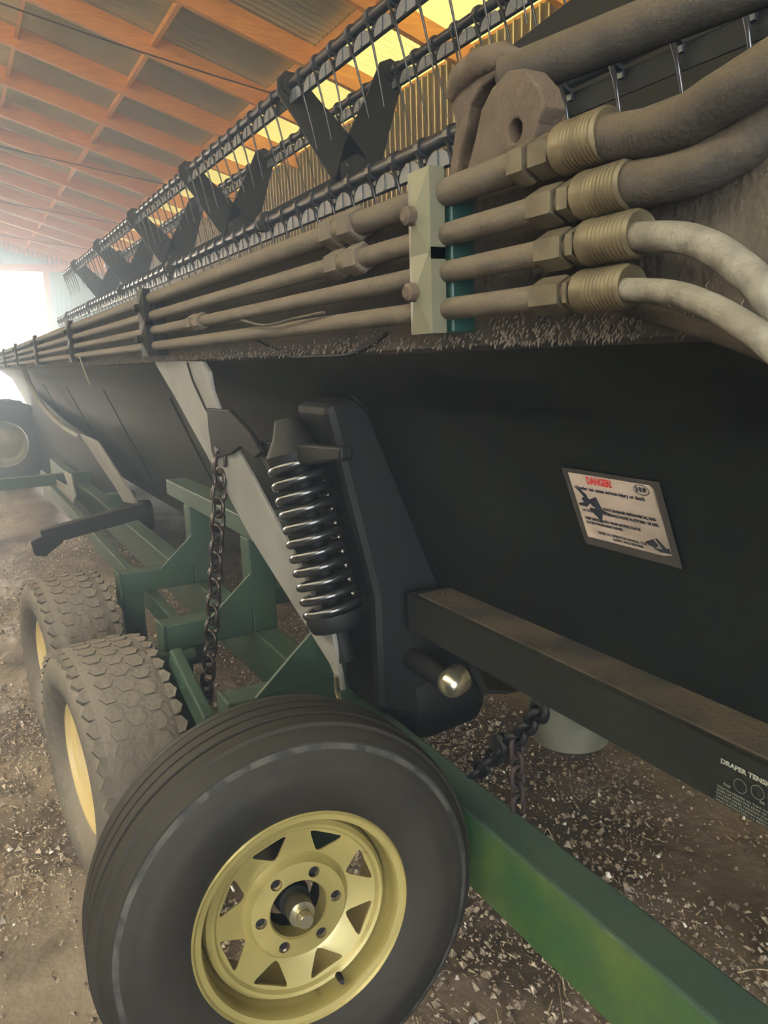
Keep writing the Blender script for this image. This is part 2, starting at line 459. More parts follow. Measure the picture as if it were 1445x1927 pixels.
# roof cross wires
wires = [((215, 12), (610, 98), 6.6, 'twisted dark wire strung under the rafters nearest the top of the picture'),
         ((0, 212), (560, 275), 10.2, 'dark wire strung across below the second group of rafters'),
         ((0, 330), (380, 352), 13.4, 'thin dark wire strung across the middle of the roof'),
         ((0, 402), (330, 408), 16.4, 'thin dark wire farthest down the roof near the far gable')]
for (a_, b_, y, lb) in wires:
    r1 = ray(*a_); y = r1.y * 3.40 / (r1.z + 0.3 * r1.x)
    p = W(*a_, y=y); q = W(*b_, y=y); d = (q - p)
    p = p - d * 0.02; q = p + d * 1.35
    if q.x > XW: q = p + (q - p) * ((XW - p.x) / (q.x - p.x))
    # ends on the wall at the right and rises to the rafters at the left
    p2 = p - (q - p) * 0.7
    p2.z = min(p2.z, roof_z(p2.x) - 0.45)
    q.z = min(q.z, roof_z(q.x) - 0.25)
    pts = [p2 + (q - p2) * t + Vector((0, 0, -0.05 * math.sin(math.pi * t))) for t in [i / 24 for i in range(25)]]
    o = obj('guy_wire', MB().tube(pts, 0.007, 6), M['cable'], smooth=60)
    tag(o, lb, 'wire', 'wires under the roof')

# ================================================================== HEADER
header = thing('draper_header', 'long black draper header with dusty beam, hoses and tined reel, parked on green trailer', 'farm header', (1.2, 5.5, 0.5))
ZE = CAM.z
# main beam
beam = obj('main_beam', MB().bb(0.61, 0.86, -1.4, 12.6, ZE + 0.004, ZE + 0.232), M['dusty_beam'], header, bevel=0.022)
# round gusset disc and weld on the lower edge of the beam face
def facedisc(uc, vc, r, x, th):
    p = W(uc, vc, x=x)
    return p
c = W(600, 575, x=0.612)
arc = []
p0, p1, pm = W(470, 633, x=0.609), W(728, 628, x=0.609), W(590, 676, x=0.609)
for i in range(21):
    t = i / 20
    arc.append((1 - t) ** 2 * p0 + 2 * t * (1 - t) * (2 * pm - (p0 + p1) / 2) + t * t * p1)
arc = [Vector((0.609, p.y, max(p.z, ZE + 0.006))) for p in arc]
o = obj('curved_weld_seam', MB().tube(arc, 0.004, 6), M['black_part'], beam, smooth=60)
# crust of chaff clinging to the beam's lower face
mb = MB()
for i in range(2000):
    y = 0.3 + 8.5 * rng.uniform() ** 1.6 if i % 9 else rng.uniform(0.56, 0.80); z = ZE + 0.012 + abs(rng.normal(0, 0.014 if i % 9 else 0.022))
    L = rng.uniform(0.004, 0.010); an = rng.normal(0, 0.35)
    d = Vector((0, math.sin(an), -math.cos(an))) * L; s_ = Vector((0, math.cos(an), math.sin(an))) * 0.0006
    p = Vector((0.6085, y, z))
    mb.add([p - s_, p + s_, p + d + s_ * 0.3 + Vector((-0.003, 0, 0)), p + d * 0.5 + Vector((-0.004, 0, 0))], [(0, 1, 2), (0, 2, 3)])
o = obj('clinging_chaff', mb, M['dusty_chaff'], beam); o['kind'] = 'stuff'

# four hydraulic lines with fittings
rows = [(985, 310, 0.0175), (1010, 395, 0.0145), (1025, 475, 0.014), (1015, 560, 0.014)]
fit = [((978, 322), (1010, 308), (1060, 285), (1150, 262)),
       ((1012, 398), (1062, 386), (1097, 375), (1192, 355)),
       ((1026, 476), (1078, 468), (1106, 460), (1208, 447)),
       ((1016, 560), (1072, 556), (1094, 554), (1190, 545))]
lines = []; ends = []
XT = 0.575
for i, ((u, v, r), f) in enumerate(zip(rows, fit)):
    p = W(u, v, x=XT)
    z = p.z
    ln = obj('hydraulic_line', MB().tube([(XT, p.y - 0.02, z), (XT, 12.3, z)], r, 16), M['line_steel'], header, smooth=50)
    ys = [W(a_, b_, x=XT).y for a_, b_ in f]
    s = [0.90, 0.82, 0.80, 0.76][i]
    def hexa(ya, yb, rr, ph=0.3):
        mb = MB()
        mb.lathe([(ya, rr * 0.55), (ya, rr * 0.93), (ya + (yb - ya) * 0.12, rr), (ya + (yb - ya) * 0.88, rr), (yb, rr * 0.93), (yb, rr * 0.55)],
                 (XT, 0, z), (0, 1, 0), 6)
        return mb
    obj('union_nut', hexa(ys[1] + 0.002, ys[0], 0.0265 * s), M['fitting'], ln, smooth=25)
    obj('hex_collar', hexa(ys[2] + 0.005, ys[1] - 0.006, 0.0255 * s), M['fitting'], ln, smooth=25)
    obj('thread_neck', MB().tube([(XT, ys[2], z), (XT, ys[0], z)], 0.017 * s, 14), M['line_steel'], ln, smooth=50)
    fl = ys[2] - ys[3]; prof = [(ys[3] + 0.006, 0.006), (ys[3] + 0.002, 0.019 * s), (ys[3], 0.0255 * s)]
    for q in range(9):
        a0 = ys[3] + fl * (0.05 + 0.075 * q)
        prof += [(a0, 0.0285 * s), (a0 + fl * 0.03, 0.0285 * s), (a0 + fl * 0.045, 0.0278 * s), (a0 + fl * 0.06, 0.0278 * s)]
    prof += [(ys[2] - fl * 0.16, 0.0295 * s), (ys[2] - fl * 0.05, 0.0285 * s), (ys[2], 0.022 * s), (ys[2], 0.012)]
    obj('crimp_ferrule', MB().lathe(prof, (XT, 0, z), (0, 1, 0), 28), M['ferrule'], ln, smooth=35)
    ends.append(Vector((XT, ys[3], z)))
    lines.append(ln)
def smoothpath(ps, n=10):
    ps = [Vector(p) for p in ps]; out = []
    P = [2 * ps[0] - ps[1]] + ps + [2 * ps[-1] - ps[-2]]
    for i in range(1, len(P) - 2):
        a, b, c_, d = P[i - 1], P[i], P[i + 1], P[i + 2]
        for k in range(n):
            t = k / n
            out.append(0.5 * ((2 * b) + (c_ - a) * t + (2 * a - 5 * b + 4 * c_ - d) * t * t + (3 * b - a - 3 * c_ + d) * t ** 3))
    out.append(ps[-1]); return out
hoses = [
    ([ends[0] + Vector((0, .03, 0)), W(1255, 243, x=.575), W(1350, 190, x=.575), W(1445, 132, x=.58), W(1560, 55, x=.60), W(1760, -120, x=.66)], 0.0215, 'hose'),
    ([ends[1] + Vector((0, .03, 0)), W(1290, 327, x=.585), W(1380, 285, x=.60), W(1450, 238, x=.615), W(1560, 160, x=.64), W(1760, 20, x=.70)], 0.0215, 'hose'),
    ([ends[2] + Vector((0, .03, 0)), W(1262, 446, x=.565), W(1330, 462, x=.56), W(1395, 505, x=.555), W(1448, 562, x=.55), W(1520, 690, x=.55), W(1560, 850, x=.56)], 0.0135, 'pale_hose'),
    ([ends[3] + Vector((0, .03, 0)), W(1255, 549, x=.555), W(1330, 573, x=.54), W(1400, 612, x=.525), W(1450, 650, x=.52), W(1530, 730, x=.52), W(1600, 850, x=.54)], 0.0105, 'pale_hose'),
    ([W(1180, 575, x=.605), W(1260, 600, x=.60), W(1350, 630, x=.59), W(1450, 668, x=.58), W(1560, 730, x=.58), W(1660, 850, x=.6)], 0.0075, 'hose')]
for pts, r, mt in hoses:
    obj('hydraulic_hose', MB().tube(smoothpath(pts), r, 16), M[mt], header, smooth=60)
# tapering collar where the pale hoses leave the ferrules
# line clamps
zr = [e.z for e in ends]
def clamp(y, near=False, w=0.05):
    for (za, zb) in ((zr[0], zr[1]), (zr[2], zr[3])):
        zt = za + 0.030; zb_ = zb - 0.030
        mb = MB()
        zm = (zt + zb_) / 2
        x0 = XT - 0.026
        # folded plate: four facets rising to the bolt
        y0, y1 = y - w / 2, y + w / 2
        vs = [(x0, y0, zb_), (x0, y1, zb_), (x0, y1, zt), (x0, y0, zt), (x0 - 0.010, y, zm),
              (x0 + 0.022, y0, zb_), (x0 + 0.022, y1, zb_), (x0 + 0.022, y1, zt), (x0 + 0.022, y0, zt)]
        fs = [(0, 1, 4), (1, 2, 4), (2, 3, 4), (3, 0, 4), (0, 5, 6, 1), (1, 6, 7, 2), (2, 7, 8, 3), (3, 8, 5, 0), (5, 8, 7, 6)]
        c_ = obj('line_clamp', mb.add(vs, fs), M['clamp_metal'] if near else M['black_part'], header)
        if near: c_['label'] = 'pale folded clamp plate'
        bl = MB().lathe([(-0.003, 0.0), (-0.003, 0.007), (0.001, 0.0115), (0.010, 0.0125), (0.02, 0.0125)], (x0 - 0.019, y + 0.004, zm), (1, 0, 0), 16)
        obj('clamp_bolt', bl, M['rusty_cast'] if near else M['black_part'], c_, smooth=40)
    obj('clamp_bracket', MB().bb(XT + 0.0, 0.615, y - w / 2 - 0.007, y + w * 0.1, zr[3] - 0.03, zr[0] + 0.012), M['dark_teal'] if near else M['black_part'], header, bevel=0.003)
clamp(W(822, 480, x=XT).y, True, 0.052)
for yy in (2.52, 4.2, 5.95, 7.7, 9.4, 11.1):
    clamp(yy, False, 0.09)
# inline couplings
for (u, v, row, rr) in ((648, 432, 0, 0.027), (655, 487, 1, 0.024), (372, 600, 2, 0.022)):
    y = W(u, v, x=XT).y; z = zr[row]
    for dy in (-0.036, 0.030):
        obj('line_coupling', MB().lathe([(-.022, .012), (-.022, rr * .9), (-.018, rr), (.018, rr), (.022, rr * .9), (.022, .012)], (XT, y + dy, z), (0, 1, 0), 6), M['line_steel'], lines[row], smooth=25)
    obj('line_coupling', MB().tube([(XT, y - 0.03, z), (XT, y + 0.03, z)], rr * 0.8, 14), M['fitting'], lines[row], smooth=50)
# thin loose cable sagging over the lines
obj('loose_cable', MB().tube(smoothpath([W(455, 603, x=.555), W(500, 612, x=.55), W(560, 598, x=.552), W(610, 588, x=.56)]), 0.0028, 8), M['hose'], header, smooth=60)
obj('loose_cable', MB().tube(smoothpath([W(150, 672, x=.56), W(160, 700, x=.55), W(170, 725, x=.55)]), 0.004, 6), M['pale_hose'], header, smooth=60)

# rusty lifting lug with the big pipe that leaves from it
def plate(pix, x, th, name, mt, par, k=0.0, bevel=0.004):
    pts = [W(u, v, x=x, k=k) for u, v in pix]
    return obj(name, MB().prism(pts, (th, 0, 0)), mt, par, bevel=bevel)
lug = plate([(876, 325), (893, 262), (905, 205), (925, 165), (955, 132), (985, 128), (1012, 160), (1024, 200), (1010, 232), (1004, 262), (1030, 280), (1062, 285), (1062, 305), (985, 315)],
            0.64, 0.035, 'lifting_lug', M['rusty_cast'], header)
hc = W(968, 246, x=0.64)
cuto = bpy.data.objects.new('cut_tmp', MB().tube([hc - Vector((.1, 0, 0)), hc + Vector((.1, 0, 0))], 0.0135, 24).mesh('cut')); COL.objects.link(cuto)
lug.modifiers.clear()
bo = lug.modifiers.new('b', 'BOOLEAN'); bo.object = cuto; bo.solver = 'EXACT'
_dg = bpy.context.evaluated_depsgraph_get(); lug_me = bpy.data.meshes.new_from_object(lug.evaluated_get(_dg))
lug.modifiers.clear(); lug.data = lug_me; bpy.data.objects.remove(cuto)
_b = lug.modifiers.new('bevel', 'BEVEL'); _b.width = 0.004; _b.segments = 2; _b.limit_method = 'ANGLE'
o = obj('lug_back', MB().prism([W(u, v, x=0.69) for u, v in [(1000, 330), (1005, 190), (1030, 165), (1050, 235), (1070, 300)]], (0.02, 0, 0)), M['rusty_cast'], lug, bevel=0.003)
obj('lug_side_plate', MB().prism([W(u, v, x=0.655) for u, v in [(842, 335), (850, 285), (856, 235), (846, 190), (862, 160), (892, 150), (915, 120), (945, 100), (970, 102), (972, 122), (940, 135), (905, 165), (885, 200), (878, 240), (862, 300), (858, 335)]], (0.03, 0, 0)), M['rusty_cast'], lug, bevel=0.004)
a_, b_ = W(950, 150, x=.665), W(1400, -25, x=.80)
d = (b_ - a_)
obj('curved_pipe', MB().tube([a_ - d * 0.03, a_, a_ + d * 0.5, a_ + d, a_ + d * 1.8], [0.012, 0.027, 0.0275, 0.0275, 0.0275], 20), M['hose'], header, smooth=50)
obj('pipe_clamp_lump', MB().tube([W(852, 185, x=.66), W(868, 150, x=.66), W(905, 120, x=.66), W(945, 108, x=.665), W(975, 118, x=.67)], [0.012, 0.019, 0.02, 0.019, 0.014], 10), M['rusty_cast'], lug, smooth=60)

# black back sheets
PX, PK = 0.75, 0.41
def prof_sheet(y0, y1, prof, th=0.02, name='back_sheet'):
    # prof: (x, z) polyline seen in section; given thickness on the far side
    pts = [Vector((x, y0, z)) for x, z in prof]
    pts += [Vector((x + th, y0, z + 0.003)) for x, z in reversed(prof)]
    return obj(name, MB().prism(pts, (0, y1 - y0, 0)), M['black_paint'], header, smooth=30)
def pz(D, off=0.0): return (PX + PK * D + off, ZE - D)
near_sheet = prof_sheet(-1.4, 1.50, [(0.64, ZE + 0.01), (0.665, ZE - 0.02), (0.70, ZE - 0.05), (0.765, ZE - 0.085), pz(.12), pz(.3), pz(.45), pz(.56)])
far_sheet = prof_sheet(1.50, 12.4, [(0.64, ZE + 0.01), (0.68, ZE - 0.02), (0.74, ZE - 0.07), pz(.12), pz(.3), pz(.5), pz(.7), (1.06, ZE - .79), (1.09, ZE - .85), (1.17, ZE - .875), (1.33, ZE - .88)])
# thin seams / panel joints on the far sheet
for yy in (3.3, 4.9, 6.6, 8.3):
    pts = [Vector((x - 0.003, yy, z)) for x, z in (pz(.14), pz(.4), pz(.7))]
    obj('sheet_seam', MB().tube(pts, 0.003, 6), M['black_part'], far_sheet)
# deck under the header (cutting platform seen only from the side)
obj('platform_deck', MB().bb(1.32, 2.3, 1.5, 12.4, ZE - .885, ZE - .86), M['black_paint'], header)
# side channel with dusty ledge
ZL = ZE - 0.543
chx = 0.873
ch = obj('edge_channel', MB().prism([Vector((x, 1.485, z)) for x, z in [(chx, ZL), (0.985, ZL), (0.985, ZL - 0.012), (chx + 0.012, ZL - 0.012), (chx + 0.012, ZL - 0.078), (0.93, ZL - 0.078), (0.93, ZL - 0.088), (chx, ZL - 0.088)]], (0, -2.9, 0)), M['black_paint'], header)
obj('dust_crust', MB().bb(chx + 0.014, 0.975, -1.4, 1.46, ZL, ZL + 0.004), mat('ledge_dust', (0.05, 0.034, 0.015), 0.95, col2=(0.013, 0.010, 0.006), scale=9, detail=8, bump=0.5, bscale=90), ch)
obj('channel_end_cap', MB().bb(chx - 0.003, 0.93, 1.482, 1.489, ZL - 0.09, ZL + 0.002), M['black_part'], ch)
# centre frame column behind the spring
col_pts = [(0.70, ZE - 0.10), (0.90, ZE - 0.05), (1.10, ZE - 0.62), (1.10, ZE - 0.90), (0.89, ZE - 0.88), (0.80, ZE - 0.84), (0.80, ZE - 0.55)]
colm = obj('frame_column', MB().prism([Vector((x, 1.52, z)) for x, z in col_pts], (0, 0.18, 0)), M['black_part'], header, bevel=0.02)
o = obj('gear_housing', MB().lathe([(0, 0.0), (0, 0.10), (0.02, 0.13), (0.10, 0.14), (0.22, 0.13), (0.24, 0.0)], (0.885, 1.64, ZE - 0.85), (1, 0, 0), 32), M['black_part'], header, smooth=40)
obj('gear_housing_bolt_ring', MB().lathe([(0, 0.0), (0, 0.06), (0.015, 0.07), (0.03, 0.07)], (0.88, 1.64, ZE - 0.85), (1, 0, 0), 24), M['black_part'], o, smooth=40)

# shiny pipe end under the channel
pc = W(852, 1286, x=0.90)
pr = obj('roller_tube', MB().tube([(0.90, pc.y + 0.0, pc.z), (0.90, pc.y + 0.30, pc.z)], 0.027, 20), M['black_part'], header, smooth=50)
dome = [(0.0, 0.0)] + [(0.034 - 0.034 * math.cos(t), 0.034 * math.sin(t)) for t in [math.pi / 2 * i / 8 for i in range(1, 9)]] + [(0.06, 0.034), (0.062, 0.03)]
o = obj('roller_end_cap', MB().lathe(dome, (0.872, pc.y - 0.01, pc.z), (0.9, 0.45, 0), 28), M['zinc'], pr, smooth=60)
o['label'] = 'shiny rounded metal end cap'

# light grey brace with bracket
def bpl(pix, x0, k, th, name, mt, par, bev=0.003):
    pts = [W(u, v, x=x0, k=k) for u, v in pix]
    return obj(name, MB().prism(pts, (th, 0, 0)), mt, par, bevel=bev)
br = bpl([(288, 678), (330, 750), (385, 850), (430, 935), (470, 1010), (520, 1090), (570, 1170), (620, 1250), (640, 1300), (644, 1300), (625, 1195), (606, 1155), (590, 1125), (560, 1060), (520, 985), (470, 890), (440, 838), (413, 776), (398, 735), (392, 700), (380, 680)],
         0.62, 0.125, 0.012, 'diagonal_brace', M['brace'], header)
br['label'] = 'pale grey diagonal brace plate'
obj('brace_fold', MB().tube([W(u, v, x=0.617, k=.125) for u, v in [(352, 682), (362, 715), (386, 768), (400, 790)]], 0.003, 6), M['black_part'], br)
bpl([(388, 768), (392, 812), (398, 852), (405, 862), (432, 855), (452, 840), (478, 862), (490, 852), (470, 815), (430, 772), (408, 770)], 0.608, 0.125, 0.014, 'chain_bracket', M['black_part'], br)
obj('link_pin', MB().tube([W(632, 1272, x=.615, k=.125), W(634, 1300, x=.615, k=.125), W(645, 1335, x=.615, k=.125)], 0.006, 8), M['zinc'], br)
# far brace: bent rod and plate
obj('bent_rod', MB().tube(smoothpath([W(42, 690, x=.60), W(60, 730, x=.66), W(85, 770, x=.72), W(118, 802, x=.78), W(150, 822, x=.81)]), 0.022, 8), M['brace'], header, smooth=60)
fb = bpl([(148, 815), (182, 830), (258, 950), (232, 945), (215, 915)], 0.70, 0.20, 0.015, 'rear_brace', M['brace'], header)
bpl([(60, 735), (120, 790), (150, 812), (165, 825), (215, 918), (240, 960), (200, 990), (130, 980), (142, 930), (76, 885), (62, 810)], 0.76, 0.16, 0.02, 'rear_frame_plate', M['black_part'], header)
obj('rear_pivot', MB().lathe([(0, 0), (0, 0.085), (0.02, 0.10), (0.16, 0.10), (0.16, 0)], W(235, 975, x=0.86), (1, 0, 0), 24), M['black_part'], header, smooth=40)

# coil spring beside the brace
sp = header
def helix(a, b, R, r, turns, n=18):
    a = Vector(a); b = Vector(b); ax = (b - a).normalized()
    u = (Vector((0, 0, 1)) - ax.z * ax).normalized(); w = ax.cross(u)
    pts = []
    N = int(turns * n)
    for i in range(N + 1):
        t = i / N; an = 2 * math.pi * turns * t
        pts.append(a + (b - a) * t + R * (math.cos(an) * u + math.sin(an) * w))
    return pts
sa, sb = W(560, 868, x=0.68), W(628, 1150, x=0.72)
spring_mat = mat('spring_black_gloss', (0.01, 0.01, 0.011), 0.22, coat=0.6)
spr = obj('coil_spring', MB().tube(helix(sa, sb, 0.062, 0.011, 10.5), 0.0115, 10), spring_mat, header, smooth=60)
ax = (sb - sa).normalized()
obj('spring_rod', MB().tube([sa - ax * 0.10, sb + ax * 0.12], 0.024, 14), M['black_part'], header, smooth=50)
obj('spring_seat', MB().lathe([(0, 0), (0, .068), (.02, .070), (.04, .06), (.05, 0)], sb, ax, 24), M['black_part'], spr, smooth=40)
obj('spring_seat', MB().lathe([(0, 0), (0, .066), (-.02, .070), (-.06, .045), (-.10, .03), (-.10, 0)], sa, ax, 24), M['black_part'], spr, smooth=40)
obj('spring_arm', MB().prism([W(u, v, x=0.655) for u, v in [(470, 835), (492, 830), (640, 842), (640, 868), (530, 878), (505, 892)]], (0.03, 0, 0)), M['black_part'], header, bevel=0.006)

# reel -----------------------------------------------------------------
def tine_mesh(L=0.25, lean=0.10):
    pts = []; rs = []
    for i in range(7):
        t = i / 6
        pts.append((0.010 + lean * t ** 0.75, 0, -0.005 - L * t)); rs.append(0.0066 * (1 - 0.6 * t))
    return MB().tube(pts, rs, 6).mesh('tine')
tme = tine_mesh(0.29, 0.075); tme_short = tine_mesh(0.19, 0.06)
clip = MB()
clip.lathe([(-0.012, 0.020), (-0.012, 0.030), (0.012, 0.030), (0.012, 0.020)], (0, 0, 0), (0, 1, 0), 10, closed=True)
clip.box((0.012, 0, -0.034), (0.016, 0.016, 0.022))
clip_me = clip.mesh('tine_clip')
pad = MB()
pad.prism([Vector((0.014, a_, b_)) for a_, b_ in [(-.066, -.026), (.066, -.026), (.066, -.010), (.055, .010), (.030, .024), (-.030, .024), (-.055, .010), (-.066, -.010)]], (0.010, 0, 0))
pad.box((0.012, 0, 0.0), (0.006, 0.012, 0.046))
pad_me = pad.mesh('bat_shell')
bats = [(1.55, ZE + 0.805 * 1.55, 1.55, 11.6, 'upper'), (2.10, ZE + 0.655 * 2.10, 1.3, 11.6, 'back'), (1.40, ZE + 0.458 * 1.40, 0.15, 11.6, 'lower')]
stations = [1.78, 3.60, 5.36, 7.05, 8.80, 10.5]
n_t = 0
for bi, (bx, bz, y0, y1, nm) in enumerate(bats):
    bat = obj('reel_bat', MB().tube([(bx, y0, bz), (bx, y1, bz)], 0.021, 14), M['bat_metal'], header, smooth=50)
    ang = {'upper': 0.0, 'back': 0.0, 'lower': 0.0}[nm]
    strip = obj('bat_strip', MB().bb(bx + 0.012, bx + 0.018, y0, y1, bz - 0.080, bz - 0.028), M['black_part'], bat)
    y = y0 + 0.08; k = 0
    step = 0.165 if nm != 'back' else 0.165
    while y < y1:
        if all(abs(y - s) > 0.05 for s in stations):
            w = Matrix.Translation((bx, y, bz)) @ Matrix.Rotation(random.uniform(-0.04, 0.04), 4, 'X') @ Matrix.Rotation(random.uniform(-0.05, 0.05), 4, 'Y')
            obj('tine', tme if nm != 'lower' else tme_short, M['tine'], bat, smooth=60 if k == 0 else None, world=w @ Matrix.Translation((-0.034, 0, -0.01)))
            obj('tine_clip', clip_me, M['bat_metal'], bat, world=Matrix.Translation((bx, y, bz)))
            if nm != 'lower' or y > 1.4: obj('bat_shell', pad_me, M['tine_clip'], bat, world=Matrix.Translation((bx - 0.016, y + 0.0825, bz - 0.052)))
        y += step; k += 1
hub = (1.88, ZE + 0.468 * 1.88)
obj('reel_tube', MB().tube([(hub[0], 1.3, hub[1]), (hub[0], 11.6, hub[1])], 0.016, 14), M['bat_metal'], header, smooth=50)
def arm_mb(y, tx, tz, w0=0.095, w1=0.072):
    a = Vector((hub[0], y, hub[1])); b = Vector((tx, y, tz)); d = (b - a); L = d.length; d.normalize()
    n = Vector((-d.z, 0, d.x))
    pts = [a - d * 0.05 + n * w0, a + d * 0.10 + n * w0 * 1.15, a + d * (L * 0.75) + n * w1 * 1.1, b + d * 0.01 + n * w1, b + d * 0.055 + n * w1 * 0.4,
           b + d * 0.055 - n * w1 * 0.4, b + d * 0.01 - n * w1, a + d * (L * 0.75) - n * w1 * 1.1, a + d * 0.10 - n * w0 * 1.15, a - d * 0.05 - n * w0]
    mb = MB().prism([p + Vector((0, -0.012, 0)) for p in pts], (0, 0.012, 0))
    # end bearing block around the bat
    mb.lathe([(-0.03, 0.0), (-0.03, 0.045), (0.03, 0.045), (0.03, 0.0)], b, (0, 1, 0), 12)
    return mb
arm_paint = mat('reel_arm_paint', (0.010, 0.011, 0.010), 0.5, dust=DUST, dust_light_amt=0.15)
for s in stations[1:]:
    for (bx, bz, *_r) in bats:
        obj('reel_arm', arm_mb(s, bx, bz, *((0.035, 0.035) if bx < 1.5 else (0.095, 0.072))), arm_paint, header)
    hb = obj('reel_hub', MB().lathe([(-0.02, 0), (-0.02, 0.10), (0.0, 0.10), (0.0, 0)], (hub[0], s - 0.014, hub[1]), (0, 1, 0), 6), arm_paint, header)
    for k in range(3):
        an = 0.5 + k * 2.1
        obj('hub_bolt', MB().lathe([(-0.012, 0), (-0.012, 0.009), (0, 0.009)], (hub[0] + 0.075 * math.cos(an), s - 0.034, hub[1] + 0.075 * math.sin(an)), (0, 1, 0), 6), M['zinc'], hb)
# lift cylinder of the reel, a slim dark wedge over the lower bat
# big dark shield in the top right
sh = obj('reel_end_shield', MB().prism([W(u, v, y=1.9) for u, v in [(885, 158), (930, 112), (1090, -12), (1250, -120), (1500, -420), (1700, -300), (1700, 330), (1150, 330), (880, 330)]], (0, 0.02, 0)), arm_paint, header)
# draper deck edges glimpsed between the lower bat and the hoses
for (vv, x) in ((0.24, 1.6), (0.18, 1.2)):
    obj('deck_rail', MB().bb(x, x + 0.05, -0.4, 12.0, ZE + vv * x, ZE + vv * x + 0.10), M['bat_metal'], header, bevel=0.006)
obj('draper_deck', MB().prism([Vector((0.86, -1.4, ZE + 0.16)), Vector((2.3, -1.4, ZE + 0.10)), Vector((2.3, -1.4, ZE + 0.07)), Vector((0.86, -1.4, ZE + 0.13))], (0, 13.8, 0)), M['black_part'], header)

# decals ----------------------------------------------------------------
def text_mesh(body, size, frame, offx, offy, mt, par, bold=0.0, align='LEFT', width=None, name='lettering'):
    cu = bpy.data.curves.new('lettering', 'FONT'); cu.body = body; cu.size = size; cu.align_x = align; cu.offset = bold
    cu.resolution_u = 2
    o = bpy.data.objects.new('tmp_text', cu); COL.objects.link(o)
    dg = bpy.context.evaluated_depsgraph_get(); me = bpy.data.meshes.new_from_object(o.evaluated_get(dg))
    COL.objects.unlink(o); bpy.data.objects.remove(o)
    me.materials.clear(); me.materials.append(mt)
    if width:
        xs_ = [v.co.x for v in me.vertices]; wd = max(xs_) - min(xs_); s = width / wd
        for v in me.vertices: v.co.x *= s
    oo = bpy.data.objects.new(name, me)
    link(oo, par, frame @ Matrix.Translation((offx, offy, 0.0012)))
    return oo
def frame_at(origin, right_, up_):
    r = Vector(right_).normalized(); u = Vector(up_).normalized(); n = r.cross(u)
    return Matrix(((r.x, u.x, n.x, origin.x), (r.y, u.y, n.y, origin.y), (r.z, u.z, n.z, origin.z), (0, 0, 0, 1)))
upv = Vector((-PK, 0, 1)).normalized(); rv = Vector((0, -1, 0))
TL = W(1069, 888, x=PX - 0.004, k=PK)
TR = W(1228, 908, x=PX - 0.004, k=PK); BL = W(1103, 1008, x=PX - 0.004, k=PK)
dw = (TR - TL).dot(rv); dh = (TL - BL).dot(upv)
Fd = frame_at(TL, rv, upv)
def flat_poly(pts, frame, mt, name, par, z=0.0008):
    me = MB().prism([Vector((x, y, z - 0.0006)) for x, y in pts], (0, 0, 0.0006)).mesh(name)
    return obj(name, me, mt, par, world=frame)
bd = 0.012
dec = flat_poly([(-bd, bd * .6), (dw + bd, bd * .6), (dw + bd, -dh - bd * 1.3), (-bd, -dh - bd * 1.3)], Fd, M['decal_border'], 'warning_decal', near_sheet)
dec['label'] = 'white danger decal on a dark backing'
flat_poly([(0, 0), (dw * .96, 0), (dw, -dh * .05), (dw, -dh), (0, -dh)], Fd, M['decal_white'], 'decal_face', dec, z=0.0014) if False else None
face = obj('decal_face', MB().prism([Vector((x, y, 0.0002)) for x, y in [(0, 0), (dw * .96, 0), (dw, -dh * .05), (dw, -dh * .97), (dw * .9, -dh), (0, -dh)]], (0, 0, 0.0006)).mesh('decal_face'), M['decal_white'], near_sheet, world=Fd)
def T(body, fx, fy, size, mt, bold=0.0, width=None):
    text_mesh(body, size, Fd, dw * fx, -dh * fy, mt, face, bold, 'LEFT', width and width * dw)
T('DANGER!', 0.22, 0.125, 0.017, M['decal_red'], 0.0009, 0.30)
T('Header can cause serious injury or death', 0.05, 0.235, 0.0085, M['decal_black'], 0.00045, 0.82)
T('ALWAYS ENGAGE MECHANICAL AND', 0.28, 0.50, 0.0068, M['decal_black'], 0.00045, 0.66)
T('LOCKS BEFORE WORKING UNDER PLATFORM OR REEL', 0.05, 0.575, 0.0068, M['decal_black'], 0.00045, 0.90)
T('KEEP HANDS AWAY FROM MOVING PARTS!', 0.05, 0.70, 0.0068, M['decal_black'], 0.00045, 0.67)
T('STAY BACK WHILE MACHINERY IS MOVING', 0.05, 0.765, 0.0064, M['decal_black'], 0.0004, 0.45)
T('REFER TO OPERATOR MANUAL FOR', 0.17, 0.90, 0.0064, M['decal_black'], 0.0004, 0.58)
T('SAFETY PROCEDURES', 0.34, 0.955, 0.0058, M['decal_black'], 0.0004, 0.36)
def shape(pts, nm='pictogram', mt='decal_black', z=0.0012):
    me = MB().prism([Vector((dw * x, -dh * y, z)) for x, y in pts], (0, 0, 0.0004)).mesh(nm)
    return obj(nm, me, M[mt], face, world=Fd)
shape([(.02, .20), (.10, .24), (.16, .30), (.17, .36), (.22, .37), (.23, .42), (.17, .44), (.12, .50), (.03, .49), (.02, .46), (.10, .43), (.08, .38), (.12, .34), (.08, .27)])
shape([(.20, .36), (.28, .31), (.31, .48), (.24, .50), (.19, .45)])
shape([(.16, .50), (.30, .50), (.40, .53), (.30, .56), (.26, .72), (.22, .62), (.15, .54)])
shape([(.74, .84), (.84, .78), (.88, .86), (.84, .90), (.76, .88)])
shape([(.86, .76), (.89, .76), (.96, .88), (.99, .86), (1.0, .94), (.88, .95), (.82, .91), (.92, .90)])
